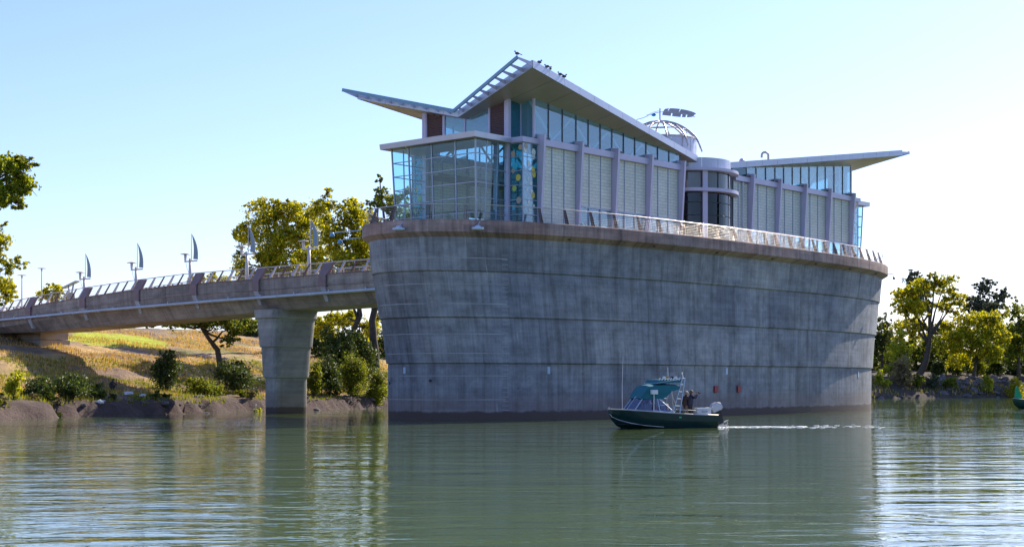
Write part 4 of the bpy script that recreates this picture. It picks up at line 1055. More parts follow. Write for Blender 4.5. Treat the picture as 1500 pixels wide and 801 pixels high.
def tree(name, label, cat, Y, trunk, clumps, n, leaf, m, r0=0.3, group=None, sub=15, spread=0.16, base=None, limb=True, dead=0):
    """trunk: photo-pixel path from the ground up; clumps: (px, py, rx px, ry px, depth offset m) at depth Y"""
    TREE_N[0] += 1; seed = TREE_N[0] * 11
    rr = random.Random(seed)
    b = at(trunk[0][0], trunk[0][1], Y); b.z = hgt(b.x, b.y)
    o = empty(name, b); tag(o, label, cat, group)
    path = [Vector((0, 0, -.3))] + [at(x, y, Y) - b for x, y in trunk[1:]]
    if len(path) > 1 and path[1].z < 0.3: path[1].z = 0.3
    mb = MB(); fine = []
    for i in range(len(path) - 1):
        for k in range(4): fine.append(path[i].lerp(path[i + 1], k / 4) + Vector((rr.uniform(-.1, .1), rr.uniform(-.1, .1), 0)) * (r0 * 1.2 if (i or k) else 0))
    fine.append(path[-1]); nn = len(fine)
    mb.tube([tuple(p) for p in fine], [r0 * (1.25 if i == 0 else 1) * (1 - 0.72 * i / (nn - 1)) for i in range(nn)], 8)
    cl = []
    for x, y, rx, ry, dy in clumps:
        c = at(x, y, Y + dy) - b; k = Y / F
        cl.append((tuple(c), (rx * k, rx * k * .9, ry * k)))
        if limb:
            j = rr.randint(int(nn * .45), nn - 1); s_ = fine[j]; e_ = Vector(c)
            mid = s_.lerp(e_, .5) + Vector((rr.uniform(-.4, .4), rr.uniform(-.4, .4), rr.uniform(-.5, .3)))
            r1 = r0 * .42
            mb.tube([tuple(s_), tuple(s_.lerp(mid, .5) + Vector((0, 0, -.1))), tuple(mid), tuple(e_)], [r1, r1 * .8, r1 * .55, r1 * .22], 6)
    ext = []                                    # ragged outline: small boughs standing out of each mass
    for c, rad in cl:
        for _ in range(4):
            d = Vector((rr.gauss(0, 1), rr.gauss(0, 1), rr.gauss(0.15, 1))).normalized(); q = rr.uniform(.75, 1.25); f_ = rr.uniform(.25, .48)
            ext.append(((c[0] + d.x * rad[0] * q, c[1] + d.y * rad[1] * q, c[2] + d.z * rad[2] * q), (rad[0] * f_, rad[1] * f_, rad[2] * f_)))
    pts, tw = clump_points([(c, (a * .86, b_ * .86, d * .82)) for c, (a, b_, d) in cl] + ext, n, seed, sub, spread)
    if limb:
        for c, e_ in tw:
            c = Vector(c); e_ = Vector(e_); mid = c.lerp(e_, .5) + Vector((rr.uniform(-.2, .2), rr.uniform(-.2, .2), rr.uniform(-.2, .2)))
            mb.tube([tuple(c), tuple(mid), tuple(e_)], [r0 * .10, r0 * .07, r0 * .03], 4)
    for k in range(dead):                       # bare twigs reaching out of the crown
        c, rad = rr.choice(cl); c = Vector(c); d = Vector((rr.uniform(.4, 1), rr.uniform(-.6, .2), rr.uniform(-1, .5))).normalized()
        e_ = c + Vector((d.x * rad[0], d.y * rad[1], d.z * rad[2])) * rr.uniform(1.1, 1.45)
        mb.tube([tuple(c), tuple(c.lerp(e_, .6) + Vector((0, 0, rr.uniform(0, .3)))), tuple(e_)], [.03, .022, .010], 4)
    mb.build('trunk', M_BARK, o, True)
    leaf_mesh('crown', pts, leaf, m, o, seed + 1)
    return o
def bush(name, label, Y, px, py, rx, ry, n, leaf, m, group=None, up=0.0, spread=.2):
    """low plant standing on the ground below photo pixel (px, py) at depth Y; rx, ry in photo pixels"""
    TREE_N[0] += 1; seed = TREE_N[0] * 11; rr = random.Random(seed)
    b = at(px, py, Y); b.z = hgt(b.x, b.y); k = Y / F
    o = empty(name, b); tag(o, label, 'bush', group)
    cl = []
    for j in range(7):
        t = rr.uniform(0, 6.28); q = rr.uniform(.1, .6); z = rr.uniform(.25, .8)
        s_ = rr.uniform(.35, .55)
        cl.append(((rx * k * q * math.cos(t), rx * k * q * math.sin(t) * .9, ry * 2 * k * z), (rx * k * s_, rx * k * s_, ry * k * s_ * 1.05)))
    cl.append(((0, 0, ry * k * .7), (rx * k * .75, rx * k * .75, ry * k * .7)))
    pts, tw = clump_points(cl, n, seed, 20, spread)
    pts = pts[pts[:, 2] > -0.1]
    mb = MB()
    for c, r_ in cl: mb.tube([(c[0] * .15, c[1] * .15, -.15), (c[0] * .6, c[1] * .6, c[2] * .5), c], [.05, .035, .012], 5)
    mb.build('stems', M_BARK, o); leaf_mesh('foliage', pts, leaf, m, o, seed + 1, 0.5, up)
    return o

# left edge, overhanging the river
tree('riverside_tree', 'tall green tree whose leafy bough hangs over the river in front of the bridge', 'tree', 84, [(-330, 605), (-300, 470), (-240, 380), (-120, 300), (-30, 275)],
     [(10, 245, 26, 22, 0), (30, 272, 24, 22, .5), (-5, 285, 30, 24, -.5), (35, 240, 14, 12, 0), (18, 295, 20, 10, 0), (-60, 250, 40, 35, 0), (-140, 230, 50, 40, 1), (-230, 240, 60, 45, 0)], 26000, .24, L_LIT, .42, spread=.17, dead=26)
tree('riverside_tree', 'yellow-green tree standing in front of the bank end of the bridge', 'tree', 104, [(-90, 598), (-80, 500), (-62, 430)],
     [(-5, 360, 26, 24, 0), (12, 390, 18, 18, 0), (-8, 420, 30, 24, 0), (8, 432, 16, 14, .5), (-50, 370, 45, 50, 0), (-90, 420, 50, 45, 0), (-5, 335, 14, 14, 0), (-60, 300, 40, 35, 0)], 17000, .25, L_YELLOW, .3, spread=.17)
# cottonwoods behind the bridge
tree('cottonwood_tree', 'broad yellow-green cottonwood behind the bridge left of the lamp by the pier', 'tree', 170, [(392, 520), (398, 450), (405, 390), (402, 330)],
     [(385, 320, 32, 26, 0), (425, 312, 30, 22, 0), (360, 345, 22, 22, 0), (352, 385, 16, 18, -1), (362, 410, 20, 14, 0), (400, 360, 38, 32, -1), (440, 350, 32, 32, 0), (425, 390, 36, 26, -2), (390, 405, 34, 22, -2), (380, 300, 22, 10, 0), (412, 298, 18, 9, 0), (455, 320, 20, 22, 1)], 27000, .29, L_YELLOW, .42, spread=.14)
tree('cottonwood_tree', 'yellow-green cottonwood with a leaning trunk beside the concrete tower, behind the bridge', 'tree', 160, [(484, 556), (498, 525), (514, 492), (528, 462), (522, 400), (505, 350)],
     [(470, 305, 22, 20, 2), (485, 340, 30, 26, 0), (512, 318, 24, 22, 0), (528, 350, 26, 30, 0), (505, 385, 34, 26, -1), (538, 385, 24, 30, 0), (465, 380, 26, 28, 1), (540, 325, 16, 22, 2), (520, 300, 16, 10, 1), (506, 468, 26, 12, 2), (475, 478, 24, 18, 3), (545, 480, 18, 20, 1), (530, 515, 14, 14, 0)], 27000, .29, L_YELLOW, .40, spread=.15)
tree('cottonwood_tree', 'upright cottonwood with a thick straight trunk close behind the concrete tower', 'tree', 158, [(551, 566), (549, 520), (545, 470), (560, 400), (580, 330)],
     [(556, 282, 10, 12, 0), (552, 300, 16, 12, 0), (575, 300, 24, 24, 0), (600, 330, 34, 30, 0), (560, 340, 20, 24, 0), (580, 380, 34, 34, 0), (560, 430, 22, 24, 0), (556, 262, 5, 6, 0)], 12000, .30, L_GREEN, .55, spread=.15)
tree('shade_tree', 'dark low tree with a bent trunk on the slope under the bridge', 'tree', 146, [(328, 540), (318, 512), (303, 492), (290, 474)],
     [(285, 468, 32, 12, 0), (318, 472, 30, 14, 0), (345, 478, 26, 14, 0), (338, 498, 16, 12, 0), (262, 474, 20, 9, 0), (365, 470, 16, 12, 1), (310, 458, 30, 12, 1)], 7000, .26, L_GREEN, .34, spread=.16)
for x, y, rx, ry, Y in ((470, 500, 26, 40, 176), (505, 520, 30, 40, 182), (545, 510, 26, 45, 186), (440, 500, 30, 40, 190), (372, 482, 26, 16, 196), (580, 480, 30, 50, 190)):
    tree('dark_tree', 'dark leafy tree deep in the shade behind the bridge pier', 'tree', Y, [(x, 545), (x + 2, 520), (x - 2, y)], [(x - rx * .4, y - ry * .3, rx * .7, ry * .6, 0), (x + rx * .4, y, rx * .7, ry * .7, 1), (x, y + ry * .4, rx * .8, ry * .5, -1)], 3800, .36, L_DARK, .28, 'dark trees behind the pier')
tree('small_tree', 'small yellow-green tree rising behind the bridge railing by the path lamp', 'tree', 200, [(75, 468), (76, 450), (75, 432)], [(62, 428, 14, 8, 0), (84, 424, 14, 9, 0), (74, 434, 20, 8, 0), (100, 434, 10, 6, 0)], 2200, .34, L_YELLOW, .2)
tree('small_tree', 'small yellow tree top showing over the bridge between two lamp posts', 'tree', 205, [(300, 470), (301, 440), (300, 418)], [(290, 410, 14, 8, 0), (308, 408, 14, 8, 0), (330, 412, 16, 10, 0), (278, 414, 8, 5, 0)], 2000, .34, L_YELLOW, .2)
for k, x in enumerate((215, 250, 285, 340, 160)):
    tree('levee_tree', 'green tree along the levee crest seen under the bridge', 'tree', 232 + k * 4, [(x, 478), (x, 465), (x, 455)], [(x - 12, 462, 22, 11, 0), (x + 14, 464, 20, 10, 0), (x, 456, 18, 8, 0), (x, 472, 26, 8, 0)], 1600, .45, L_GREEN, .22, 'trees along the levee crest')
# shrubs on the left bank
bush('round_bush', 'round dark green bush on the lit slope under the bridge', 130, 247, 572, 30, 37, 5200, .22, L_DARK)
bush('willow_bush', 'bright yellow-green willow shoots in front of the bridge abutment', 107, 20, 572, 16, 21, 1700, .20, L_WILLOW, None, .8)
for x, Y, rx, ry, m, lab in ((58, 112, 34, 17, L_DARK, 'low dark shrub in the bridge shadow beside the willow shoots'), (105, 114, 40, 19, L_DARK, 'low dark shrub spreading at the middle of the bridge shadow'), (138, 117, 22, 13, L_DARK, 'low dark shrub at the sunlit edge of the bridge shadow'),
                             (350, 136, 32, 24, L_DARK, 'brownish dark shrub beside the bridge pier'), (300, 132, 34, 15, L_GREEN, 'low green shrub between the round bush and the pier'), (378, 131, 8, 8, L_WILLOW, 'small bright shrub at the foot of the pier'),
                             (482, 143, 26, 30, L_DARK, 'dark shrub at the water beside the pier, under the leaning trunk'), (518, 146, 28, 32, L_GREEN, 'green shrub at the water under the cottonwoods'), (550, 149, 22, 26, L_GREEN, 'green shrub at the water against the concrete tower'), (460, 141, 16, 26, L_GREEN, 'narrow green shrub just behind the pier'), (325, 138, 20, 10, L_PALE, 'dry straw-coloured shrub below the bent tree')):
    bush('bank_shrub', lab, Y, x, 590, rx, ry, int(rx * ry * 7), .2, m)
for x, Y, rx, ry, lab in ((492, 153, 36, 46, 'tall dark thicket between the pier and the leaning trunk'), (532, 156, 30, 44, 'tall dark thicket between the two cottonwood trunks'), (340, 142, 30, 22, 'dark thicket under the bent tree')):
    bush('thicket', lab, Y, x, 590, rx, ry, 6500, .26, L_DARK)

rb = random.Random(21)
for k in range(26):
    px = rb.uniform(-5, 372) if k < 20 else rb.uniform(468, 560); Yq = np.linspace(90, 155, 400); Xq = (px - 750) / F * Yq
    iq = int(np.argmin(np.abs(shore_dist(Xq, Yq) - rb.uniform(.7, 2.2)))); 
    bush('bank_weed', 'leafy weed clump hanging over the cut earth bank at the left waterline', float(Yq[iq]), px, 595, rb.uniform(5, 12), rb.uniform(3.5, 8), 420, .15, rb.choice((L_DARK, L_DARK, L_GREEN, L_PALE, L_LIT)), 'weed clumps along the cut bank')

# right bank
Yr = 256
tree('large_willow', 'large open yellow-green tree with a dark forked trunk on the far bank', 'tree', Yr, [(1346, 566), (1356, 530), (1362, 495), (1362, 465), (1358, 440)],
     [(1330, 430, 22, 14, 0), (1352, 418, 20, 14, 0), (1382, 420, 22, 16, 0), (1400, 438, 20, 14, 0), (1322, 452, 20, 14, 0), (1345, 450, 22, 16, -1), (1385, 450, 20, 12, 1), (1325, 480, 22, 16, 0), (1345, 478, 16, 16, 1), (1405, 462, 14, 12, 0), (1368, 405, 8, 8, 0), (1315, 430, 12, 9, 0)], 14000, .40, L_YELLOW, .62, spread=.13)
tree('bright_tree', 'dense bright yellow-green tree spreading over the rocky far bank', 'tree', Yr, [(1425, 566), (1428, 540), (1430, 510)],
     [(1415, 480, 26, 18, 0), (1450, 475, 26, 18, 0), (1432, 495, 34, 20, -2), (1400, 505, 20, 18, -1), (1465, 490, 20, 16, 0), (1440, 466, 24, 10, 0), (1405, 528, 22, 16, 0), (1450, 515, 26, 18, -1), (1385, 480, 14, 14, 1)], 17000, .40, L_YELLOW, .4, spread=.15)
tree('grey_conifer', 'thin grey conifer top rising behind the large open tree', 'tree', 300, [(1342, 560), (1341, 480), (1340, 400)], [(1340, 402, 8, 8, 0), (1334, 414, 14, 10, 0), (1348, 416, 14, 10, 0), (1340, 430, 20, 12, 0), (1340, 448, 22, 14, 0)], 6000, .45, L_BLUE, .3, spread=.18)
tree('dark_oak', 'dark grey-green tree rising behind the bright tree on the far bank', 'tree', 305, [(1446, 560), (1446, 490), (1446, 440)], [(1440, 425, 14, 13, 0), (1428, 442, 16, 12, 0), (1462, 440, 16, 12, 0), (1446, 452, 26, 12, 0), (1470, 428, 8, 8, 0), (1420, 450, 10, 9, 0), (1450, 416, 10, 8, 0)], 6000, .5, L_BLUE, .4, spread=.17)
tree('far_bank_tree', 'olive tree at the far bank beside the small boat', 'tree', 262, [(1492, 566), (1492, 520), (1492, 470)], [(1490, 455, 20, 15, 0), (1480, 490, 20, 24, 0), (1500, 500, 24, 30, 0), (1475, 520, 18, 20, 0), (1520, 470, 30, 30, 0)], 8000, .46, L_GREEN, .4, spread=.16)
tree('far_bank_tree', 'dark green tree next to the stern of the concrete tower', 'tree', 266, [(1292, 560), (1292, 530), (1292, 500)], [(1290, 480, 20, 18, 0), (1302, 500, 16, 20, 0), (1280, 510, 20, 26, 0), (1308, 525, 14, 18, 0), (1270, 490, 24, 24, 0)], 5500, .46, L_DARK, .35, spread=.17)
tree('far_bank_tree', 'small pointed bright green tree below the large open tree', 'tree', 249, [(1320, 566), (1319, 540), (1318, 510)], [(1318, 492, 9, 10, 0), (1312, 510, 13, 12, 0), (1326, 514, 13, 12, 0), (1318, 532, 18, 14, 0), (1302, 545, 12, 14, 0)], 3600, .4, L_WILLOW, .22, spread=.18)
for k, (x, y, rx, ry, Y) in enumerate(((1350, 520, 26, 26, 280), (1390, 540, 30, 26, 278), (1425, 545, 28, 20, 276), (1460, 540, 28, 28, 276), (1495, 535, 24, 30, 276), (1310, 530, 24, 28, 284), (1286, 535, 22, 26, 272), (1300, 515, 22, 26, 278), (1375, 505, 24, 24, 288), (1480, 500, 24, 30, 290), (1530, 520, 30, 40, 282))):
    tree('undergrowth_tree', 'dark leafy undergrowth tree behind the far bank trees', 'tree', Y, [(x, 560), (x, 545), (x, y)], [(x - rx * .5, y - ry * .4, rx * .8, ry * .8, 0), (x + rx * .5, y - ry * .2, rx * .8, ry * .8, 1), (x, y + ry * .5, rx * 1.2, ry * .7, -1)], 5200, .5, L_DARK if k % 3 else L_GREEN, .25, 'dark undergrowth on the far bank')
for x, Y, rx, ry, m, lab in ((1322, 242, 20, 22, L_PALE, 'pale straw-topped shrub at the far waterline below the bright tree'), (1287, 239, 8, 13, L_WILLOW, 'yellowish shrub against the stern of the concrete tower'), (1447, 249, 11, 15, L_WILLOW, 'bright rounded shrub on the rocks of the far bank'), (1488, 252, 18, 17, L_YELLOW, 'olive shrub on the far bank behind the small boat'),
                             (1365, 244, 16, 12, L_BLUE, 'grey-green shrub by the forked trunk'), (1390, 246, 14, 9, L_GREEN, 'low green shrub among the rocks right of the forked trunk'), (1345, 243, 12, 10, L_GREEN, 'low green shrub left of the forked trunk'), (1298, 240, 10, 6, L_WILLOW, 'low bright grass tuft by the stern of the tower')):
    bush('bank_shrub', lab, Y, x, 580, rx, ry, int(rx * ry * 7) + 300, .34, m)
for k, x in enumerate(range(1372, 1512, 15)):
    bush('thicket', 'dark leafy thicket behind the riprap rocks of the far bank', 257 + (k * 5) % 9 + (x - 1372) * .06, x, 580, 13 + (k * 7) % 6, 13 + (k * 5) % 8, 1900, .4, (L_DARK, L_GREEN, L_DARK)[k % 3], 'thickets behind the far bank rocks')

# grasses and weeds on the banks
def grass():
    r = np.random.default_rng(3); P = []
    def blades(name, label, cond, n, hmin, hmax, m, xr, yr, wd=0.05):
        X = r.uniform(*xr, n); Y = r.uniform(*yr, n); s = shore_dist(X, Y)
        keep = cond(X, Y, s); X, Y = X[keep], Y[keep]; Z = height(X, Y)
        k = len(X); h = r.uniform(hmin, hmax, k); t = r.uniform(0, 6.28, k); ln = r.uniform(0, .5, k) * h; t2 = r.uniform(0, 6.28, k)
        dx, dy = np.cos(t) * wd, np.sin(t) * wd
        v = np.stack([np.stack([X - dx, Y - dy, Z - .05], 1), np.stack([X + dx, Y + dy, Z - .05], 1), np.stack([X + ln * np.cos(t2), Y + ln * np.sin(t2), Z + h], 1)], 1).reshape(-1, 3)
        me = bpy.data.meshes.new(name); me.vertices.add(3 * k); me.vertices.foreach_set('co', v.ravel().astype(np.float32))
        me.loops.add(3 * k); me.loops.foreach_set('vertex_index', np.arange(3 * k, dtype=np.int32)); me.polygons.add(k); me.polygons.foreach_set('loop_start', np.arange(0, 3 * k, 3, dtype=np.int32)); me.update(); me.validate()
        me.materials.append(m); o = bpy.data.objects.new(name, me); COL.objects.link(o); tag(o, label, 'grass', None, 'stuff')
    patch = lambda X, Y, sc, sd, th: vnoise(X, Y, sc, sd) > th
    blades('dry_grass', 'dry straw-coloured grass on the left bank slope', lambda X, Y, s: (s > 3) & (s < 45) & (patch(X, Y, .22, 5, -.1)) , 150000, .10, .36, leaf_material('grass_straw', (0.40, 0.25, 0.08), (0.70, 0.48, 0.18), .4), (-70, 5), (80, 200))
    blades('green_grass', 'green weeds along the lower left bank', lambda X, Y, s: (s > .5) & (s < 19) & patch(X, Y, .3, 8, -.25), 150000, .08, .36, leaf_material('grass_green', (0.08, 0.12, 0.012), (0.38, 0.37, 0.03), .5), (-50, 5), (70, 175), .045)
    blades('far_bank_grass', 'low grass along the far waterline', lambda X, Y, s: (s > .3) & (s < 7) & patch(X, Y, .2, 9, -.1), 24000, .2, .8, leaf_material('grass_far', (0.16, 0.15, 0.03), (0.40, 0.34, 0.12), .4), (45, 110), (225, 275), .09)
grass()

# stones
def rock_mesh(seed, n=9, k=6):
    rr = np.random.default_rng(seed); mb = MB().ell((0, 0, 0), (1, 1, .7), n, k)
    v = np.array(mb.v); u_ = rr.normal(size=(6, 3)); u_ /= np.linalg.norm(u_, axis=1)[:, None]
    for d in u_:                                # flatten along random planes, like broken stone
        lim = rr.uniform(.45, .8); t = v @ d; v = v - np.outer(np.clip(t - lim, 0, None), d)
    v += rr.normal(size=v.shape) * .03
    me = bpy.data.meshes.new('rock'); me.from_pydata([tuple(x) for x in v], [], mb.f); me.materials.append(M_ROCK); return me
RM = [rock_mesh(40 + k) for k in range(6)]
def rocks():
    rr = random.Random(9); k = 0
    while k < 95:
        px = rr.uniform(1290, 1505); s = rr.choice((.2, .6, 1.2, 2.2, 3.5, 5, 6.5))
        Y = rr.uniform(232, 262); X = (px - 750) / F * Y; sd = float(shore_dist(X, Y)[0])
        if not (-.2 < sd < 7.5) or (px < 1375 and sd > 1.2): continue
        sc = rr.uniform(.3, .95) * (1.0 if sd > 1 else .75)
        o = bpy.data.objects.new('rock', RM[k % 6]); COL.objects.link(o); o.location = (X, Y, hgt(X, Y) + sc * .15); o.rotation_euler = (rr.uniform(-.3, .3), rr.uniform(-.3, .3), rr.uniform(0, 6.28)); o.scale = (sc * rr.uniform(.8, 1.4), sc, sc * rr.uniform(.6, 1))
        tag(o, 'grey broken rock of the riprap under the far bank trees', 'rock', 'riprap rocks on the far bank'); k += 1
    k = 0
    while k < 26:
        px = rr.uniform(-10, 560); Y = rr.uniform(92, 150); X = (px - 750) / F * Y; sd = float(shore_dist(X, Y)[0])
        if not (-.4 < sd < 2.2): continue
        sc = rr.uniform(.12, .38)
        o = bpy.data.objects.new('rock', RM[k % 6]); COL.objects.link(o); o.location = (X, Y, hgt(X, Y) + sc * .1); o.rotation_euler = (rr.uniform(-.3, .3), rr.uniform(-.3, .3), rr.uniform(0, 6.28)); o.scale = (sc * rr.uniform(.9, 1.8), sc, sc * rr.uniform(.5, .9))
        tag(o, 'small stone at the water edge of the near left bank', 'rock', 'stones along the left bank'); k += 1
rocks()
def litter():
    for px, py, s, lab in ((188, 578, .35, 'white plastic bag lying on the bank beside the crouching person'), (209, 581, .28, 'white scrap of litter on the dark slope below the round bush'), (147, 591, .34, 'pale plastic scrap at the foot of the bridge shadow')):
        p = ground(px, py); o = empty('plastic_litter', p)
        rr = np.random.default_rng(int(px)); mb = MB().ell((0, 0, s * .3), (s, s * .6, s * .4), 9, 6); v = np.array(mb.v); v += rr.normal(size=v.shape) * s * .12; mb.v = [tuple(x) for x in v]
        mb.build('bag', M_WHITE, o); MB().tube([(s * .6, 0, s * .4), (s * .9, .02, s * .7), (s * 1.1, 0, s * .5)], s * .07, 5).build('handle', M_WHITE, o); tag(o, lab, 'litter')
    p = at(374.5, 603, 128.6); o = empty('marker_stake', (p.x, p.y, -.3)); MB().tube([(0, 0, 0), (0, 0, 1.0)], .04, 6).build('stake', plain('pale_stake', (.62, .58, .45), .7), o); MB().box(-.05, .05, -.05, .05, .85, 1.02).build('stake_top', M_WHITE, o); tag(o, 'thin pale stake standing in the water left of the pier', 'stake')
litter()
#@@BOAT
# ------------------------------------------------------------------ people
SKIN = plain('skin', (0.50, 0.30, 0.21), .55, 0, .1, 8)
def person(name, label, parent_loc, rz, joints, radii, bones, regions, mats, scale=1.0, hair=None, face=0.0):
    """one continuous skinned body; regions maps each bone to a material index"""
    names = list(joints); idx = {k: i for i, k in enumerate(names)}
    me = bpy.data.meshes.new(name + '_body'); me.from_pydata([joints[k] for k in names], [(idx[a], idx[b]) for a, b in bones], [])
    ob = bpy.data.objects.new('body', me); COL.objects.link(ob)
    sk = ob.modifiers.new('skin', 'SKIN'); sk.use_smooth_shade = True
    for i, k in enumerate(names): me.skin_vertices[0].data[i].radius = (radii[k], radii[k] * (0.72 if k in ('chest', 'belly', 'pelvis') else 1)); me.skin_vertices[0].data[i].use_root = (k == 'pelvis')
    ss = ob.modifiers.new('sub', 'SUBSURF'); ss.levels = 2; ss.render_levels = 2
    dg = bpy.context.evaluated_depsgraph_get(); em = bpy.data.meshes.new_from_object(ob.evaluated_get(dg))
    bpy.data.objects.remove(ob)
    for m in mats: em.materials.append(m)
    seg = [(Vector(joints[a]), Vector(joints[b]), regions.get((a, b), 0), radii[a] + radii[b]) for a, b in bones]
    for p in em.polygons:
        c = p.center; best = None
        for a, b, r, w in seg:
            d = b - a; t = max(0, min(1, (c - a).dot(d) / max(1e-6, d.length_squared))); q = (c - a - d * t).length - w * .25
            if best is None or q < best[0]: best = (q, r)
        p.material_index = best[1]; p.use_smooth = True
    o = empty('person', parent_loc, rz); o.scale = (scale,) * 3
    b = bpy.data.objects.new('body', em); COL.objects.link(b); b.parent = o
    h = Vector(joints['head']); fd = Vector((math.cos(face), math.sin(face), 0)); sd = Vector((-fd.y, fd.x, 0))
    mb = MB().tube([tuple(h + fd * .095 + Vector((0, 0, .02))), tuple(h + fd * .125 - Vector((0, 0, .025)))], [.012, .018], 6); mb.build('nose', SKIN, o)
    for s_ in (-1, 1):
        MB().ell(tuple(h + fd * .092 + sd * (.035 * s_) + Vector((0, 0, .02))), (.012, .012, .009), 6, 4).build('eye', M_DARK, o); MB().ell(tuple(h + sd * (.098 * s_)), (.02, .02, .032), 6, 4).build('ear', SKIN, o)
    MB().ell(tuple(h + fd * .095 - Vector((0, 0, .06))), (.014, .026, .006), 6, 4).build('mouth', plain('lips', (.35, .14, .12)) if 'lips' not in MATS else MATS['lips'], o)
    if hair:
        mb = MB().ell(tuple(h - fd * .015 + Vector((0, 0, .035))), (.115, .115, .115), 12, 8)
        mb.v = [tuple(Vector(v) if (Vector(v) - h).dot(fd) < .055 or v[2] > h.z + .06 else Vector(v) - fd * .04) for v in mb.v]
        mb.build('hair' if hair[1] == 'hair' else 'cap', hair[0], o, True)
        if hair[1] == 'cap':
            q = h + fd * .09 + Vector((0, 0, .07)); MB().slab([tuple(q - sd * .075), tuple(q + sd * .075), tuple(q + sd * .05 + fd * .09), tuple(q - sd * .05 + fd * .09)], (0, 0, .015)).build('cap_brim', hair[0], o)
    tag(o, label, 'person'); return o
def hand(J, Rr, B, Rg, wrist, d, side, thumb, curl=(0, 0, -1)):
    """palm and five unequal bent fingers added to the skeleton, growing from the joint named wrist"""
    w = Vector(J[wrist]); d = Vector(d).normalized(); sd = Vector(side).normalized(); c = Vector(curl)
    p = wrist + '_palm'; J[p] = tuple(w + d * .06); Rr[p] = .034; B.append((wrist, p)); Rg[(wrist, p)] = 1
    for i, (o_, L) in enumerate(((-.030, .062), (-.010, .075), (.011, .070), (.030, .055))):
        a, b, e = f'{p}f{i}a', f'{p}f{i}b', f'{p}f{i}c'; q = w + d * .095 + sd * o_
        J[a] = tuple(q); J[b] = tuple(q + d * L * .5 + c * .012); J[e] = tuple(q + d * L * .75 + c * .045)
        for n_, r_ in ((a, .011), (b, .010), (e, .008)): Rr[n_] = r_
        for x in ((p, a), (a, b), (b, e)): B.append(x); Rg[x] = 1
    a, b = p + 'ta', p + 'tb'; q = w + d * .045 - sd * .042 * thumb
    J[a] = tuple(q); J[b] = tuple(q + d * .045 - sd * .018 * thumb + c * .02); Rr[a] = .014; Rr[b] = .010
    for x in ((p, a), (a, b)): B.append(x); Rg[x] = 1
BODY = [('pelvis', 'belly'), ('belly', 'chest'), ('chest', 'neck'), ('neck', 'head'), ('head', 'crown'), ('chest', 'sL'), ('sL', 'eL'), ('eL', 'wL'), ('chest', 'sR'), ('sR', 'eR'), ('eR', 'wR'),
        ('pelvis', 'hL'), ('hL', 'kL'), ('kL', 'aL'), ('aL', 'tL'), ('pelvis', 'hR'), ('hR', 'kR'), ('kR', 'aR'), ('aR', 'tR')]
RAD = dict(pelvis=.18, belly=.185, chest=.195, neck=.06, head=.095, crown=.06, sL=.075, sR=.075, eL=.052, eR=.052, wL=.036, wR=.036, hL=.10, hR=.10, kL=.066, kR=.066, aL=.046, aR=.046, tL=.042, tR=.042)
def regs(long=True, trousers=2):
    g = {('chest', 'neck'): 0, ('neck', 'head'): 1, ('head', 'crown'): 1}
    for s_ in 'LR':
        g[('e' + s_, 'w' + s_)] = 0 if long else 1
        for x in (('pelvis', 'h' + s_), ('h' + s_, 'k' + s_), ('k' + s_, 'a' + s_)): g[x] = trousers
        g[('a' + s_, 't' + s_)] = 3
    return g
CL_NAVY = plain('navy_jacket', (.045, .045, .085), .8); CL_BROWN = plain('brown_jacket', (.09, .05, .05), .8); CL_RED = plain('red_shirt', (.42, .05, .04), .8); CL_WHITE = plain('white_shirt', (.62, .62, .64), .8); CL_ORANGE = plain('orange_shirt', (.55, .25, .06), .8)
CL_TR = plain('dark_trousers', (.05, .045, .05), .85); CL_TAN = plain('tan_trousers', (.30, .22, .15), .85); HAIR = plain('brown_hair', (.16, .09, .05), .7); HAIRG = plain('fair_hair', (.50, .40, .28), .7); CL_GREEN = plain('green_jacket', (.02, .32, .16), .7)
# ------------------------------------------------------------------ the boats
YAW = R(20)
BOW = Vector((((892.5 - 750) / F) * 83.6, 83.6, 0))
BX, BY = Vector((math.cos(YAW), math.sin(YAW), 0)), Vector((math.sin(YAW), -math.cos(YAW), 0))
def hull_mesh(st, name_parent, mh, mi, L):
    """loft: stations (x, gunwale half-beam, gunwale z, chine half-beam, chine z, keel z)"""
    v, f = [], []; fm = []
    for x, g, gz, c, cz, kz in st:
        for s_ in (1, -1):
            pass
        v += [(x, -g, gz), (x, -(g + c) / 2 - .03, (gz + cz) / 2), (x, -c, cz), (x, 0, kz), (x, c, cz), (x, (g + c) / 2 + .03, (gz + cz) / 2), (x, g, gz)]
    n = 7
    for i in range(len(st) - 1):
        for k in range(n - 1): f.append((i * n + k, i * n + k + 1, (i + 1) * n + k + 1, (i + 1) * n + k))
    f.append(tuple((len(st) - 1) * n + k for k in range(n)))
    o = mesh_obj('hull', v, f, mh, name_parent, False, recalc=True)
    md = o.modifiers.new('thick', 'SOLIDIFY'); md.thickness = .05; md.offset = 0
    return o
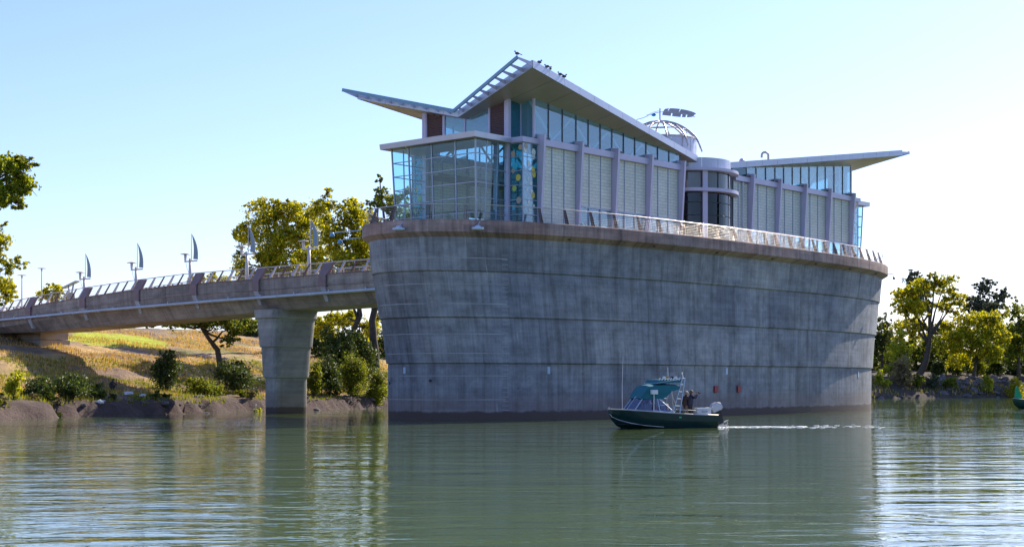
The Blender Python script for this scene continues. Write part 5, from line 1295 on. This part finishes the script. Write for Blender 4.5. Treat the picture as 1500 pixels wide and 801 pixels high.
def skiff():
    o = empty('fishing_boat', BOW, YAW); o.scale = (.95, .95, 1); tag(o, 'dark green aluminium fishing boat with a teal canopy under way by the concrete wall', 'boat')
    # local: x aft from the bow, +y away from the viewer, so the near side is -y
    MH = plain('dark_green_hull_paint', (0.008, 0.035, 0.035), .28, .1, .3, 1.2); MT = plain('teal_canvas', (0.012, 0.16, 0.21), .75, 0, .2, 3, .2); MA = plain('boat_aluminium', (0.42, 0.52, 0.66), .35, .4, .1)
    MG = plain('gunwale_trim', (.55, .52, .50), .4, .4); MCH = plain('chine_trim', (.62, .64, .66), .4, .3)
    st = [(0, .05, 1.02, .03, .78, .74), (.12, .26, 1.02, .10, .62, .50), (.45, .55, 1.01, .30, .46, .16), (1.0, .83, .98, .60, .30, -.10), (1.8, 1.02, .93, .84, .16, -.22), (3.0, 1.10, .84, .95, .06, -.26), (4.6, 1.12, .74, .98, .02, -.26), (6.45, 1.10, .67, .98, .0, -.22)]
    hull = hull_mesh(st, o, MH, MH, 6.45)
    for s_ in (1, -1):
        MB().tube([(x, s_ * (g + .01), gz + .02) for x, g, gz, *_ in st], .035, 6).build('gunwale', MG, o, True)
        MB().tube([(x, s_ * (c + .02), cz + .01) for x, g, gz, c, cz, kz in st[:6]], .024, 5).build('chine_strip', MCH, o, True)
    # registration sticker and hull lettering strokes
    MB().box(3.9, 4.05, -1.135, -1.125, .55, .64).build('green_sticker', plain('sticker_green', (.03, .45, .2)), (o if False else hull))
    fl = MB(); fl.add([(x, -g + .06, .22) for x, g, *_ in st[1:]] + [(x, g - .06, .22) for x, g, *_ in st[1:]], [(i, i + 1, 8 + i - 1 + 0, 7 + i) for i in range(6)]); fl.build('floor', plain('boat_floor', (.30, .30, .32), .7), o)
    # fore deck
    MB().add([(x, s_ * (g - .02), gz - .01) for x, g, gz, *_ in st[:5] for s_ in (-1, 1)], [(2 * i, 2 * i + 1, 2 * i + 3, 2 * i + 2) for i in range(4)]).build('foredeck', MH, o)
    MB().box(-.05, .18, -.12, .12, 1.02, 1.08).tube([(-.02, 0, 1.08), (-.02, 0, 1.16)], .03, 6).build('bow_roller', MG, o)
    # windscreen: two raked fronts and side panes
    fr = MB()
    P = {'fl': (1.25, -.80, 1.0), 'fr': (1.25, .80, 1.0), 'tl': (1.78, -.74, 1.66), 'tr': (1.78, .74, 1.66), 'c0': (1.12, 0, 1.03), 'c1': (1.66, 0, 1.70), 'sl': (2.75, -.98, .92), 'slt': (2.62, -.86, 1.70), 'sr': (2.75, .98, .92), 'srt': (2.62, .86, 1.70), 'el': (3.65, -1.0, .87), 'er': (3.65, 1.0, .87)}
    for a, b in (('fl', 'tl'), ('fr', 'tr'), ('c0', 'c1'), ('tl', 'c1'), ('tr', 'c1'), ('fl', 'c0'), ('fr', 'c0'), ('tl', 'slt'), ('tr', 'srt'), ('sl', 'slt'), ('sr', 'srt'), ('fl', 'sl'), ('fr', 'sr'), ('slt', 'el'), ('srt', 'er'), ('sl', 'el'), ('sr', 'er')):
        fr.tube([P[a], P[b]], .032, 6)
    ws = fr.build('windscreen_frame', MA, o)
    def pane(*k): MB().slab([P[x] for x in k], (.008, 0, .004)).build('pane', M_BOATGLASS, ws)
    pane('fl', 'c0', 'c1', 'tl'); pane('fr', 'c0', 'c1', 'tr'); pane('fl', 'sl', 'slt', 'tl'); pane('fr', 'sr', 'srt', 'tr'); pane('sl', 'el', 'slt'); pane('sr', 'er', 'srt')
    for s_ in (-1, 1): MB().hexa([(1.3, s_ * .80, .93), (3.6, s_ * 1.0, .82), (3.6, s_ * .97, .82), (1.3, s_ * .77, .93), (1.3, s_ * .80, 1.04), (3.6, s_ * 1.0, .98), (3.6, s_ * .97, .98), (1.3, s_ * .77, 1.04)]).build('coaming', MA, o)
    # canopy: arched canvas with a sloping front and dropped sides
    sec = [(1.62, 1.62, 0.03, .80), (1.85, 1.98, .05, .84), (2.15, 2.27, .08, .90), (2.6, 2.33, .10, .94), (3.4, 2.35, .10, .96), (4.05, 2.30, .10, .96)]
    v, f = [], []; nn = 9
    for x, z, crown, hw in sec:
        for k in range(nn):
            t = -1 + 2 * k / (nn - 1); v.append((x, hw * t, z + crown * (1 - t * t)))
    for i in range(len(sec) - 1):
        for k in range(nn - 1): f.append((i * nn + k, i * nn + k + 1, (i + 1) * nn + k + 1, (i + 1) * nn + k))
    cn = mesh_obj('canopy', v, f, MT, o, False); md = cn.modifiers.new('t', 'SOLIDIFY'); md.thickness = .03
    for s_ in (-1, 1):
        q = [(1.62, s_ * .81, 1.60), (1.85, s_ * .85, 1.99), (2.15, s_ * .91, 2.28), (2.6, s_ * .95, 2.34), (3.4, s_ * .97, 2.36), (4.05, s_ * .97, 2.31), (4.0, s_ * .98, 2.14), (3.55, s_ * .98, 2.02), (3.2, s_ * .96, 1.75), (2.95, s_ * .95, 1.58), (2.62, s_ * .90, 1.62)]
        MB().slab(q, (0, s_ * .015, 0)).build('canopy_side', MT, cn)
        MB().tube([(3.62, s_ * .97, .9), (3.5, s_ * .99, 2.05)], .02, 5).build('canopy_pole', MG, o); MB().tube([(3.75, s_ * .98, 1.3), (3.45, s_ * .98, 1.95)], .018, 5).build('canopy_stay', MG, o)
    # radar arch: ladder-like side frames and a top rack
    for s_ in (-1, 1):
        a = MB(); p0, p1, q0, q1 = (3.55, s_ * 1.04, .80), (4.22, s_ * .88, 2.72), (3.98, s_ * 1.04, .78), (4.40, s_ * .88, 2.72)
        a.tube([p0, p1], .032, 6); a.tube([q0, q1], .032, 6); a.tube([p1, q1], .028, 6)
        for t in (.22, .42, .62, .82): a.tube([tuple(Vector(p0).lerp(Vector(p1), t)), tuple(Vector(q0).lerp(Vector(q1), t))], .024, 5)
        a.build('arch_frame', MA, o)
    rk = MB(); 
    for x, z in ((4.22, 2.72), (4.40, 2.72)): rk.tube([(x, -.88, z), (x, .88, z)], .028, 6)
    for y in (-.88, -.45, 0, .45, .88): rk.tube([(2.6, y, 2.46), (4.3, y, 2.72)], .02, 5)
    rk.tube([(2.6, -.88, 2.46), (2.6, .88, 2.46)], .02, 5)
    rack = rk.build('top_rack', MA, o)
    MB().hexa([(2.58, -.86, 2.42), (4.2, -.86, 2.52), (4.2, .86, 2.52), (2.58, .86, 2.42), (2.8, -.82, 2.66), (4.2, -.82, 2.70), (4.2, .82, 2.70), (2.8, .82, 2.66)]).build('rack_cover', MT, o)
    for k in range(9):
        x = 2.75 + k * .18; MB().tube([(x, -.88, 2.62), (x + .05, -.90, 2.76)], .028, 5).build('rod_holder', M_WHITE, o)
    for k, (x, m_) in enumerate(((3.2, M_WHITE), (3.5, CL_ORANGE), (3.9, M_DARK), (4.25, M_WHITE))): MB().box(x, x + .14, -.5 + k * .2, -.38 + k * .2, 2.72, 2.84).build('rack_fitting', m_, o)
    MB().tube([(3.75, 0, 2.6), (3.72, 0, 3.35)], [.025, .018], 6).build('white_mast', M_WHITE, o)
    MB().tube([(4.35, -.8, 2.7), (4.27, -.75, 3.0)], .02, 5).ell((4.27, -.75, 3.02), (.06, .05, .04), 8, 5).build('stern_light', M_WHITE, o)
    MB().tube([(1.15, .75, 1.0), (1.16, .78, 2.3), (1.22, .80, 3.9)], [.018, .013, .007], 5).build('whip_aerial', M_WHITE, o)
    MB().tube([(4.2, -.3, 2.7), (4.0, -.25, 3.5), (4.35, -.2, 4.3)], [.012, .008, .005], 4).build('fishing_rod', M_DARK, o)
    # white box on a pole by the near side
    MB().tube([(2.35, -1.0, .9), (2.36, -1.02, 1.95)], .03, 6).build('box_pole', M_WHITE, o); MB().box(2.18, 2.54, -1.16, -.92, 1.86, 2.10).build('white_box', M_WHITE, o)
    MB().ell((1.75, -.78, 1.72), (.03, .03, .03), 8, 5).build('bow_lamp', M_WHITE, o)
    # stern rail, cooler and seats
    MB().tube([(3.7, -1.02, .88), (3.75, -1.02, 1.02), (5.0, -1.06, .96), (5.15, -1.06, .74)], .024, 6).build('stern_rail', MG, o)
    MB().box(2.55, 3.0, -.55, -.1, .24, .75).box(2.93, 3.03, -.55, -.1, .75, 1.2).build('seat', M_DARK, o); MB().box(2.55, 3.0, .15, .6, .24, .75).box(2.93, 3.03, .15, .6, .75, 1.2).build('seat', M_DARK, o)
    MB().box(1.8, 2.05, -.75, .75, .24, 1.05).build('dashboard', M_DARK, o)
    # outboards
    def outboard(x, y, tilt, s, m_):
        e = MB(); c, sn = math.cos(tilt), math.sin(tilt)
        def rt(p): return (x + s * (p[0] * c - p[2] * sn), y + s * p[1], .78 + s * (p[0] * sn + p[2] * c))
        prof = [(-.02, .0), (.0, .34), (.12, .46), (.42, .48), (.62, .36), (.66, .10), (.58, 0.0)]
        pl = [rt((a, -.19, b)) for a, b in prof]; pr = [rt((a, .19, b)) for a, b in prof]; n = len(prof)
        e.add(pl + pr, [tuple(range(n)), tuple(range(n, 2 * n))] + [(i, (i + 1) % n, n + (i + 1) % n, n + i) for i in range(n)])
        cw = e.build('engine_cowl', m_, o); md = cw.modifiers.new('b', 'BEVEL'); md.width = .05; md.segments = 2
        MB().hexa([rt((.18, -.09, -.75)), rt((.46, -.07, -.75)), rt((.46, .07, -.75)), rt((.18, .09, -.75)), rt((.12, -.12, .02)), rt((.5, -.12, .02)), rt((.5, .12, .02)), rt((.12, .12, .02))]).build('engine_leg', M_DARK, o)
        MB().slab([rt((.1, -.13, -.72)), rt((.75, -.13, -.72)), rt((.75, .13, -.72)), rt((.1, .13, -.72))], (0, 0, .025)).build('anti_splash_plate', MG, o)
        MB().tube([rt((.15, 0, -.95)), rt((.35, 0, -.93)), rt((.62, 0, -.93))], [.03, .075, .05], 8).hexa([rt((.2, -.02, -1.15)), rt((.36, -.02, -1.15)), rt((.36, .02, -1.15)), rt((.2, .02, -1.15)), rt((.18, -.03, -.72)), rt((.46, -.03, -.72)), rt((.46, .03, -.72)), rt((.18, .03, -.72))]).build('gear_case', MG, o)
        pp = MB()
        for k in range(3):
            t = k * 2.094; pp.slab([rt((.64, .03 * math.cos(t), -.93 + .03 * math.sin(t))), rt((.64, .16 * math.cos(t + .4), -.93 + .16 * math.sin(t + .4))), rt((.66, .17 * math.cos(t - .3), -.93 + .17 * math.sin(t - .3)))], (.012, 0, 0))
        pp.build('propeller', MG, o)
        MB().hexa([rt((-.18, -.1, -.3)), rt((.14, -.1, -.3)), rt((.14, .1, -.3)), rt((-.18, .1, -.3)), rt((-.18, -.12, -.02)), rt((.14, -.12, -.02)), rt((.14, .12, -.02)), rt((-.18, .12, -.02))]).build('engine_bracket', M_DARK, o)
    MENG = plain('silver_engine', (.50, .50, .56), .35, .3)
    outboard(6.55, -.15, -.0 + .38, 1.05, MENG)
    outboard(6.5, .75, .0, .7, MENG)
    ck = empty('cool_box', BOW + BX * 5.35 + BY * .60 + Vector((0, 0, .44)), YAW)
    MB().box(-.42, .42, -.26, .26, 0, .55).build('box', M_WHITE, ck); MB().box(-.44, .44, -.28, .28, .56, .66).build('lid', M_WHITE, ck); MB().tube([(-.15, -.29, .5), (-.15, -.33, .45), (.15, -.33, .45), (.15, -.29, .5)], .015, 5).build('handle', M_DARK, ck)
    tag(ck, 'white cool box in the stern of the fishing boat', 'cool box')
    # wake
    return o
skiff()
def boat_pt(x, y, z): return BOW + BX * x - BY * y + Vector((0, 0, z))
def stander():
    J = dict(pelvis=(0, 0, .95), belly=(.0, 0, 1.14), chest=(.02, 0, 1.36), neck=(.04, 0, 1.53), head=(.07, 0, 1.66), crown=(.07, 0, 1.74), sL=(.02, .19, 1.45), eL=(.22, .24, 1.33), wL=(.34, .10, 1.53), sR=(.02, -.19, 1.45), eR=(.24, -.24, 1.36), wR=(.36, -.08, 1.56),
             hL=(0, .10, .90), kL=(.03, .12, .50), aL=(-.02, .13, .09), tL=(.14, .15, .04), hR=(0, -.10, .90), kR=(.05, -.13, .50), aR=(.0, -.14, .09), tR=(.16, -.16, .04))
    Rr = dict(RAD); B = list(BODY); G = regs()
    hand(J, Rr, B, G, 'wL', (.2, -.3, 1), (1, 0, 0), 1, (.2, -.8, 0)); hand(J, Rr, B, G, 'wR', (.2, .1, 1), (1, 0, 0), 1, (.2, .8, 0))
    o = person('stander', 'person in a dark jacket standing in the boat stern, arms raised to the face', boat_pt(4.75, -.35, .22), YAW + R(-8), J, Rr, B, G, [CL_NAVY, SKIN, CL_TR, M_DARK], 1.03, (HAIR, 'hair'))
    MB().box(.36, .46, -.08, .10, 1.60, 1.70).tube([(.46, -.03, 1.65), (.56, -.03, 1.65)], .03, 8).build('camera', M_DARK, o)
    J = dict(J); J = {k: v for k, v in J.items() if '_palm' not in k}
    J.update(eL=(-.02, .27, 1.20), wL=(.10, .24, .98), eR=(.0, -.28, 1.20), wR=(.12, -.24, 1.0)); Rr = dict(RAD); B = list(BODY); G = regs()
    hand(J, Rr, B, G, 'wL', (.3, 0, -1), (1, 0, 0), 1, (0, -.8, 0)); hand(J, Rr, B, G, 'wR', (.3, 0, -1), (1, 0, 0), 1, (0, .8, 0))
    person('stander2', 'person in a brown jacket standing in the boat behind the one in dark clothes', boat_pt(4.58, -.12, .22), YAW + R(20), J, Rr, B, G, [CL_BROWN, SKIN, CL_TAN, M_DARK], 1.0, (HAIRG, 'hair'))
def sitter(label, loc, rz, shirt, hair, scale=1.0, arms=0):
    J = dict(pelvis=(0, 0, .50), belly=(.0, 0, .68), chest=(.02, 0, .90), neck=(.03, 0, 1.07), head=(.06, 0, 1.20), crown=(.06, 0, 1.28), sL=(.0, .19, .98), eL=(.10, .26, .74), wL=(.32, .16, .72), sR=(0, -.19, .98), eR=(.10, -.26, .74), wR=(.32, -.16, .74),
             hL=(.06, .10, .48), kL=(.46, .13, .50), aL=(.44, .13, .09), tL=(.58, .15, .04), hR=(.06, -.10, .48), kR=(.46, -.13, .50), aR=(.44, -.13, .09), tR=(.58, -.15, .04))
    Rr = dict(RAD); B = list(BODY); G = regs(False)
    hand(J, Rr, B, G, 'wL', (1, -.2, 0), (0, 1, 0), 1); hand(J, Rr, B, G, 'wR', (1, .2, 0), (0, 1, 0), -1)
    return person('sitter', label, loc, rz, J, Rr, B, G, [shirt, SKIN, CL_TR, M_DARK], scale, hair)
stander()
sitter('person in a red shirt seated at the helm under the teal canopy', boat_pt(2.58, -.32, .24), YAW + math.pi, CL_RED, (HAIR, 'hair'))
sitter('person in a white shirt seated on the far side under the teal canopy', boat_pt(2.58, .36, .24), YAW + math.pi, CL_WHITE, (M_WHITE, 'cap'))
sitter('person in an orange shirt sitting low behind the boat side window', boat_pt(3.3, -.45, .10), YAW + math.pi * .9, CL_ORANGE, (HAIRG, 'hair'), .92)
# second boat at the picture's edge
def boat2():
    Y = 147; o = empty('small_motorboat', at(1484, 598, Y) * 1.0, R(8)); o.location.z = 0
    tag(o, 'small dark green open boat near the far rocky bank', 'boat')
    MH = plain('small_boat_green', (.012, .06, .05), .35, 0, .2); MG = MATS['gunwale_trim']
    st = [(0, .04, .98, .03, .72, .66), (.15, .25, .95, .12, .55, .35), (.6, .55, .88, .38, .28, .0), (1.4, .80, .80, .65, .12, -.14), (2.6, .88, .72, .78, .04, -.16), (4.6, .86, .66, .76, .02, -.15)]
    h = hull_mesh(st, o, MH, MH, 4.6)
    for s_ in (1, -1): MB().tube([(x, s_ * g, gz + .02) for x, g, gz, *_ in st], .03, 6).build('gunwale', MG, o, True)
    MB().box(2.2, 2.5, -.8, .8, .40, .46).build('thwart', MG, o); MB().box(.9, 1.2, -.55, .55, .50, .56).build('thwart', MG, o)
    MB().add([(x, -g + .05, .12) for x, g, *_ in st[2:]] + [(x, g - .05, .12) for x, g, *_ in st[2:]], [(0, 1, 5, 4), (1, 2, 6, 5), (2, 3, 7, 6)]).build('floor', MATS['boat_floor'], o)
    e = MB().box(4.55, 4.95, -.16, .16, .7, 1.1).hexa([(4.65, -.07, -.3), (4.85, -.07, -.3), (4.85, .07, -.3), (4.65, .07, -.3), (4.62, -.1, .7), (4.9, -.1, .7), (4.9, .1, .7), (4.62, .1, .7)]).build('outboard_engine', M_DARK, o)
    # folded green awning standing in the bow
    s = MB(); prof = [(-.28, .95), (.42, .95), (.34, 1.25), (.12, 1.75), (-.05, 2.12), (-.16, 2.10), (-.22, 1.6)]
    s.slab([(.45 + x, -.12, z) for x, z in prof], (0, .24, 0)); g = empty('folded_awning', o.location, R(8)); s.build('canvas', plain('bright_green_canvas', (.01, .36, .17), .7, 0, .25, 4, .3), g)
    MB().box(.15, .90, -.14, .14, .86, .94).build('white_hem', M_WHITE, g); MB().tube([(.42, 0, .2), (.40, 0, 2.15)], .025, 6).build('pole', MG, g)
    tag(g, 'bright green folded awning standing in the bow of the small boat', 'awning')
    p = sitter('person with an orange cap leaning forward in the small boat', (o.location + Vector((1.55, .15, .10))), R(188), CL_BROWN, (CL_ORANGE, 'cap'), 1.0)
boat2()
def croucher():
    g = ground(163, 572)
    J = dict(pelvis=(-.10, 0, .26), belly=(-.06, 0, .44), chest=(.06, 0, .62), neck=(.14, 0, .77), head=(.22, 0, .87), crown=(.22, 0, .95), sL=(.08, .18, .70), eL=(.30, .20, .52), wL=(.45, .10, .60), sR=(.08, -.18, .70), eR=(.30, -.20, .52), wR=(.45, -.10, .62),
             hL=(-.04, .10, .26), kL=(.32, .16, .46), aL=(.10, .14, .09), tL=(.24, .16, .04), hR=(-.04, -.10, .26), kR=(.32, -.16, .46), aR=(.10, -.14, .09), tR=(.24, -.16, .04))
    Rr = dict(RAD); B = list(BODY); G = regs()
    hand(J, Rr, B, G, 'wL', (1, 0, .3), (0, 1, 0), 1); hand(J, Rr, B, G, 'wR', (1, 0, .3), (0, 1, 0), -1)
    person('croucher', 'person in dark clothes crouching on the sunlit bank below the bridge', g, R(-15), J, Rr, B, G, [CL_TR, SKIN, CL_TR, M_DARK], .95, (M_DARK, 'hair'))
    r_ = empty('walking_stick', g + Vector((.45, -.12, 0)), 0); MB().tube([(0, 0, 0), (.03, 0, .92)], .025, 6).build('shaft', M_DARK, r_); MB().ell((.03, 0, .93), (.04, .04, .03), 8, 5).build('knob', M_DARK, r_); tag(r_, 'dark upright stick held by the crouching person', 'stick')
croucher()
def wake():
    r = np.random.default_rng(2); v, f = [], []
    st = boat_pt(6.4, 0, 0)
    # churned foam: many small low lumps fading out astern
    mb = MB()
    for k in range(260):
        t = r.uniform(0, 1) ** 2.8; d = -.2 + t * 10; w = .3 + t * 2.4
        p = Vector((st.x + d * .985, st.y + d * .17 + r.normal() * w * .6, 0)); s = r.uniform(.03, .13) * (1 - .6 * t)
        mb.ell((p.x, p.y, .0), (s * r.uniform(1.5, 4.5), s, s * r.uniform(.10, .32) * (1.6 if t < .05 else 1)), 6, 4)
    o = mb.build('wake_foam', plain('foam_white', (.85, .87, .85), .6), None, True); tag(o, 'white foam trailing astern of the fishing boat', 'foam', None, 'stuff')
wake()
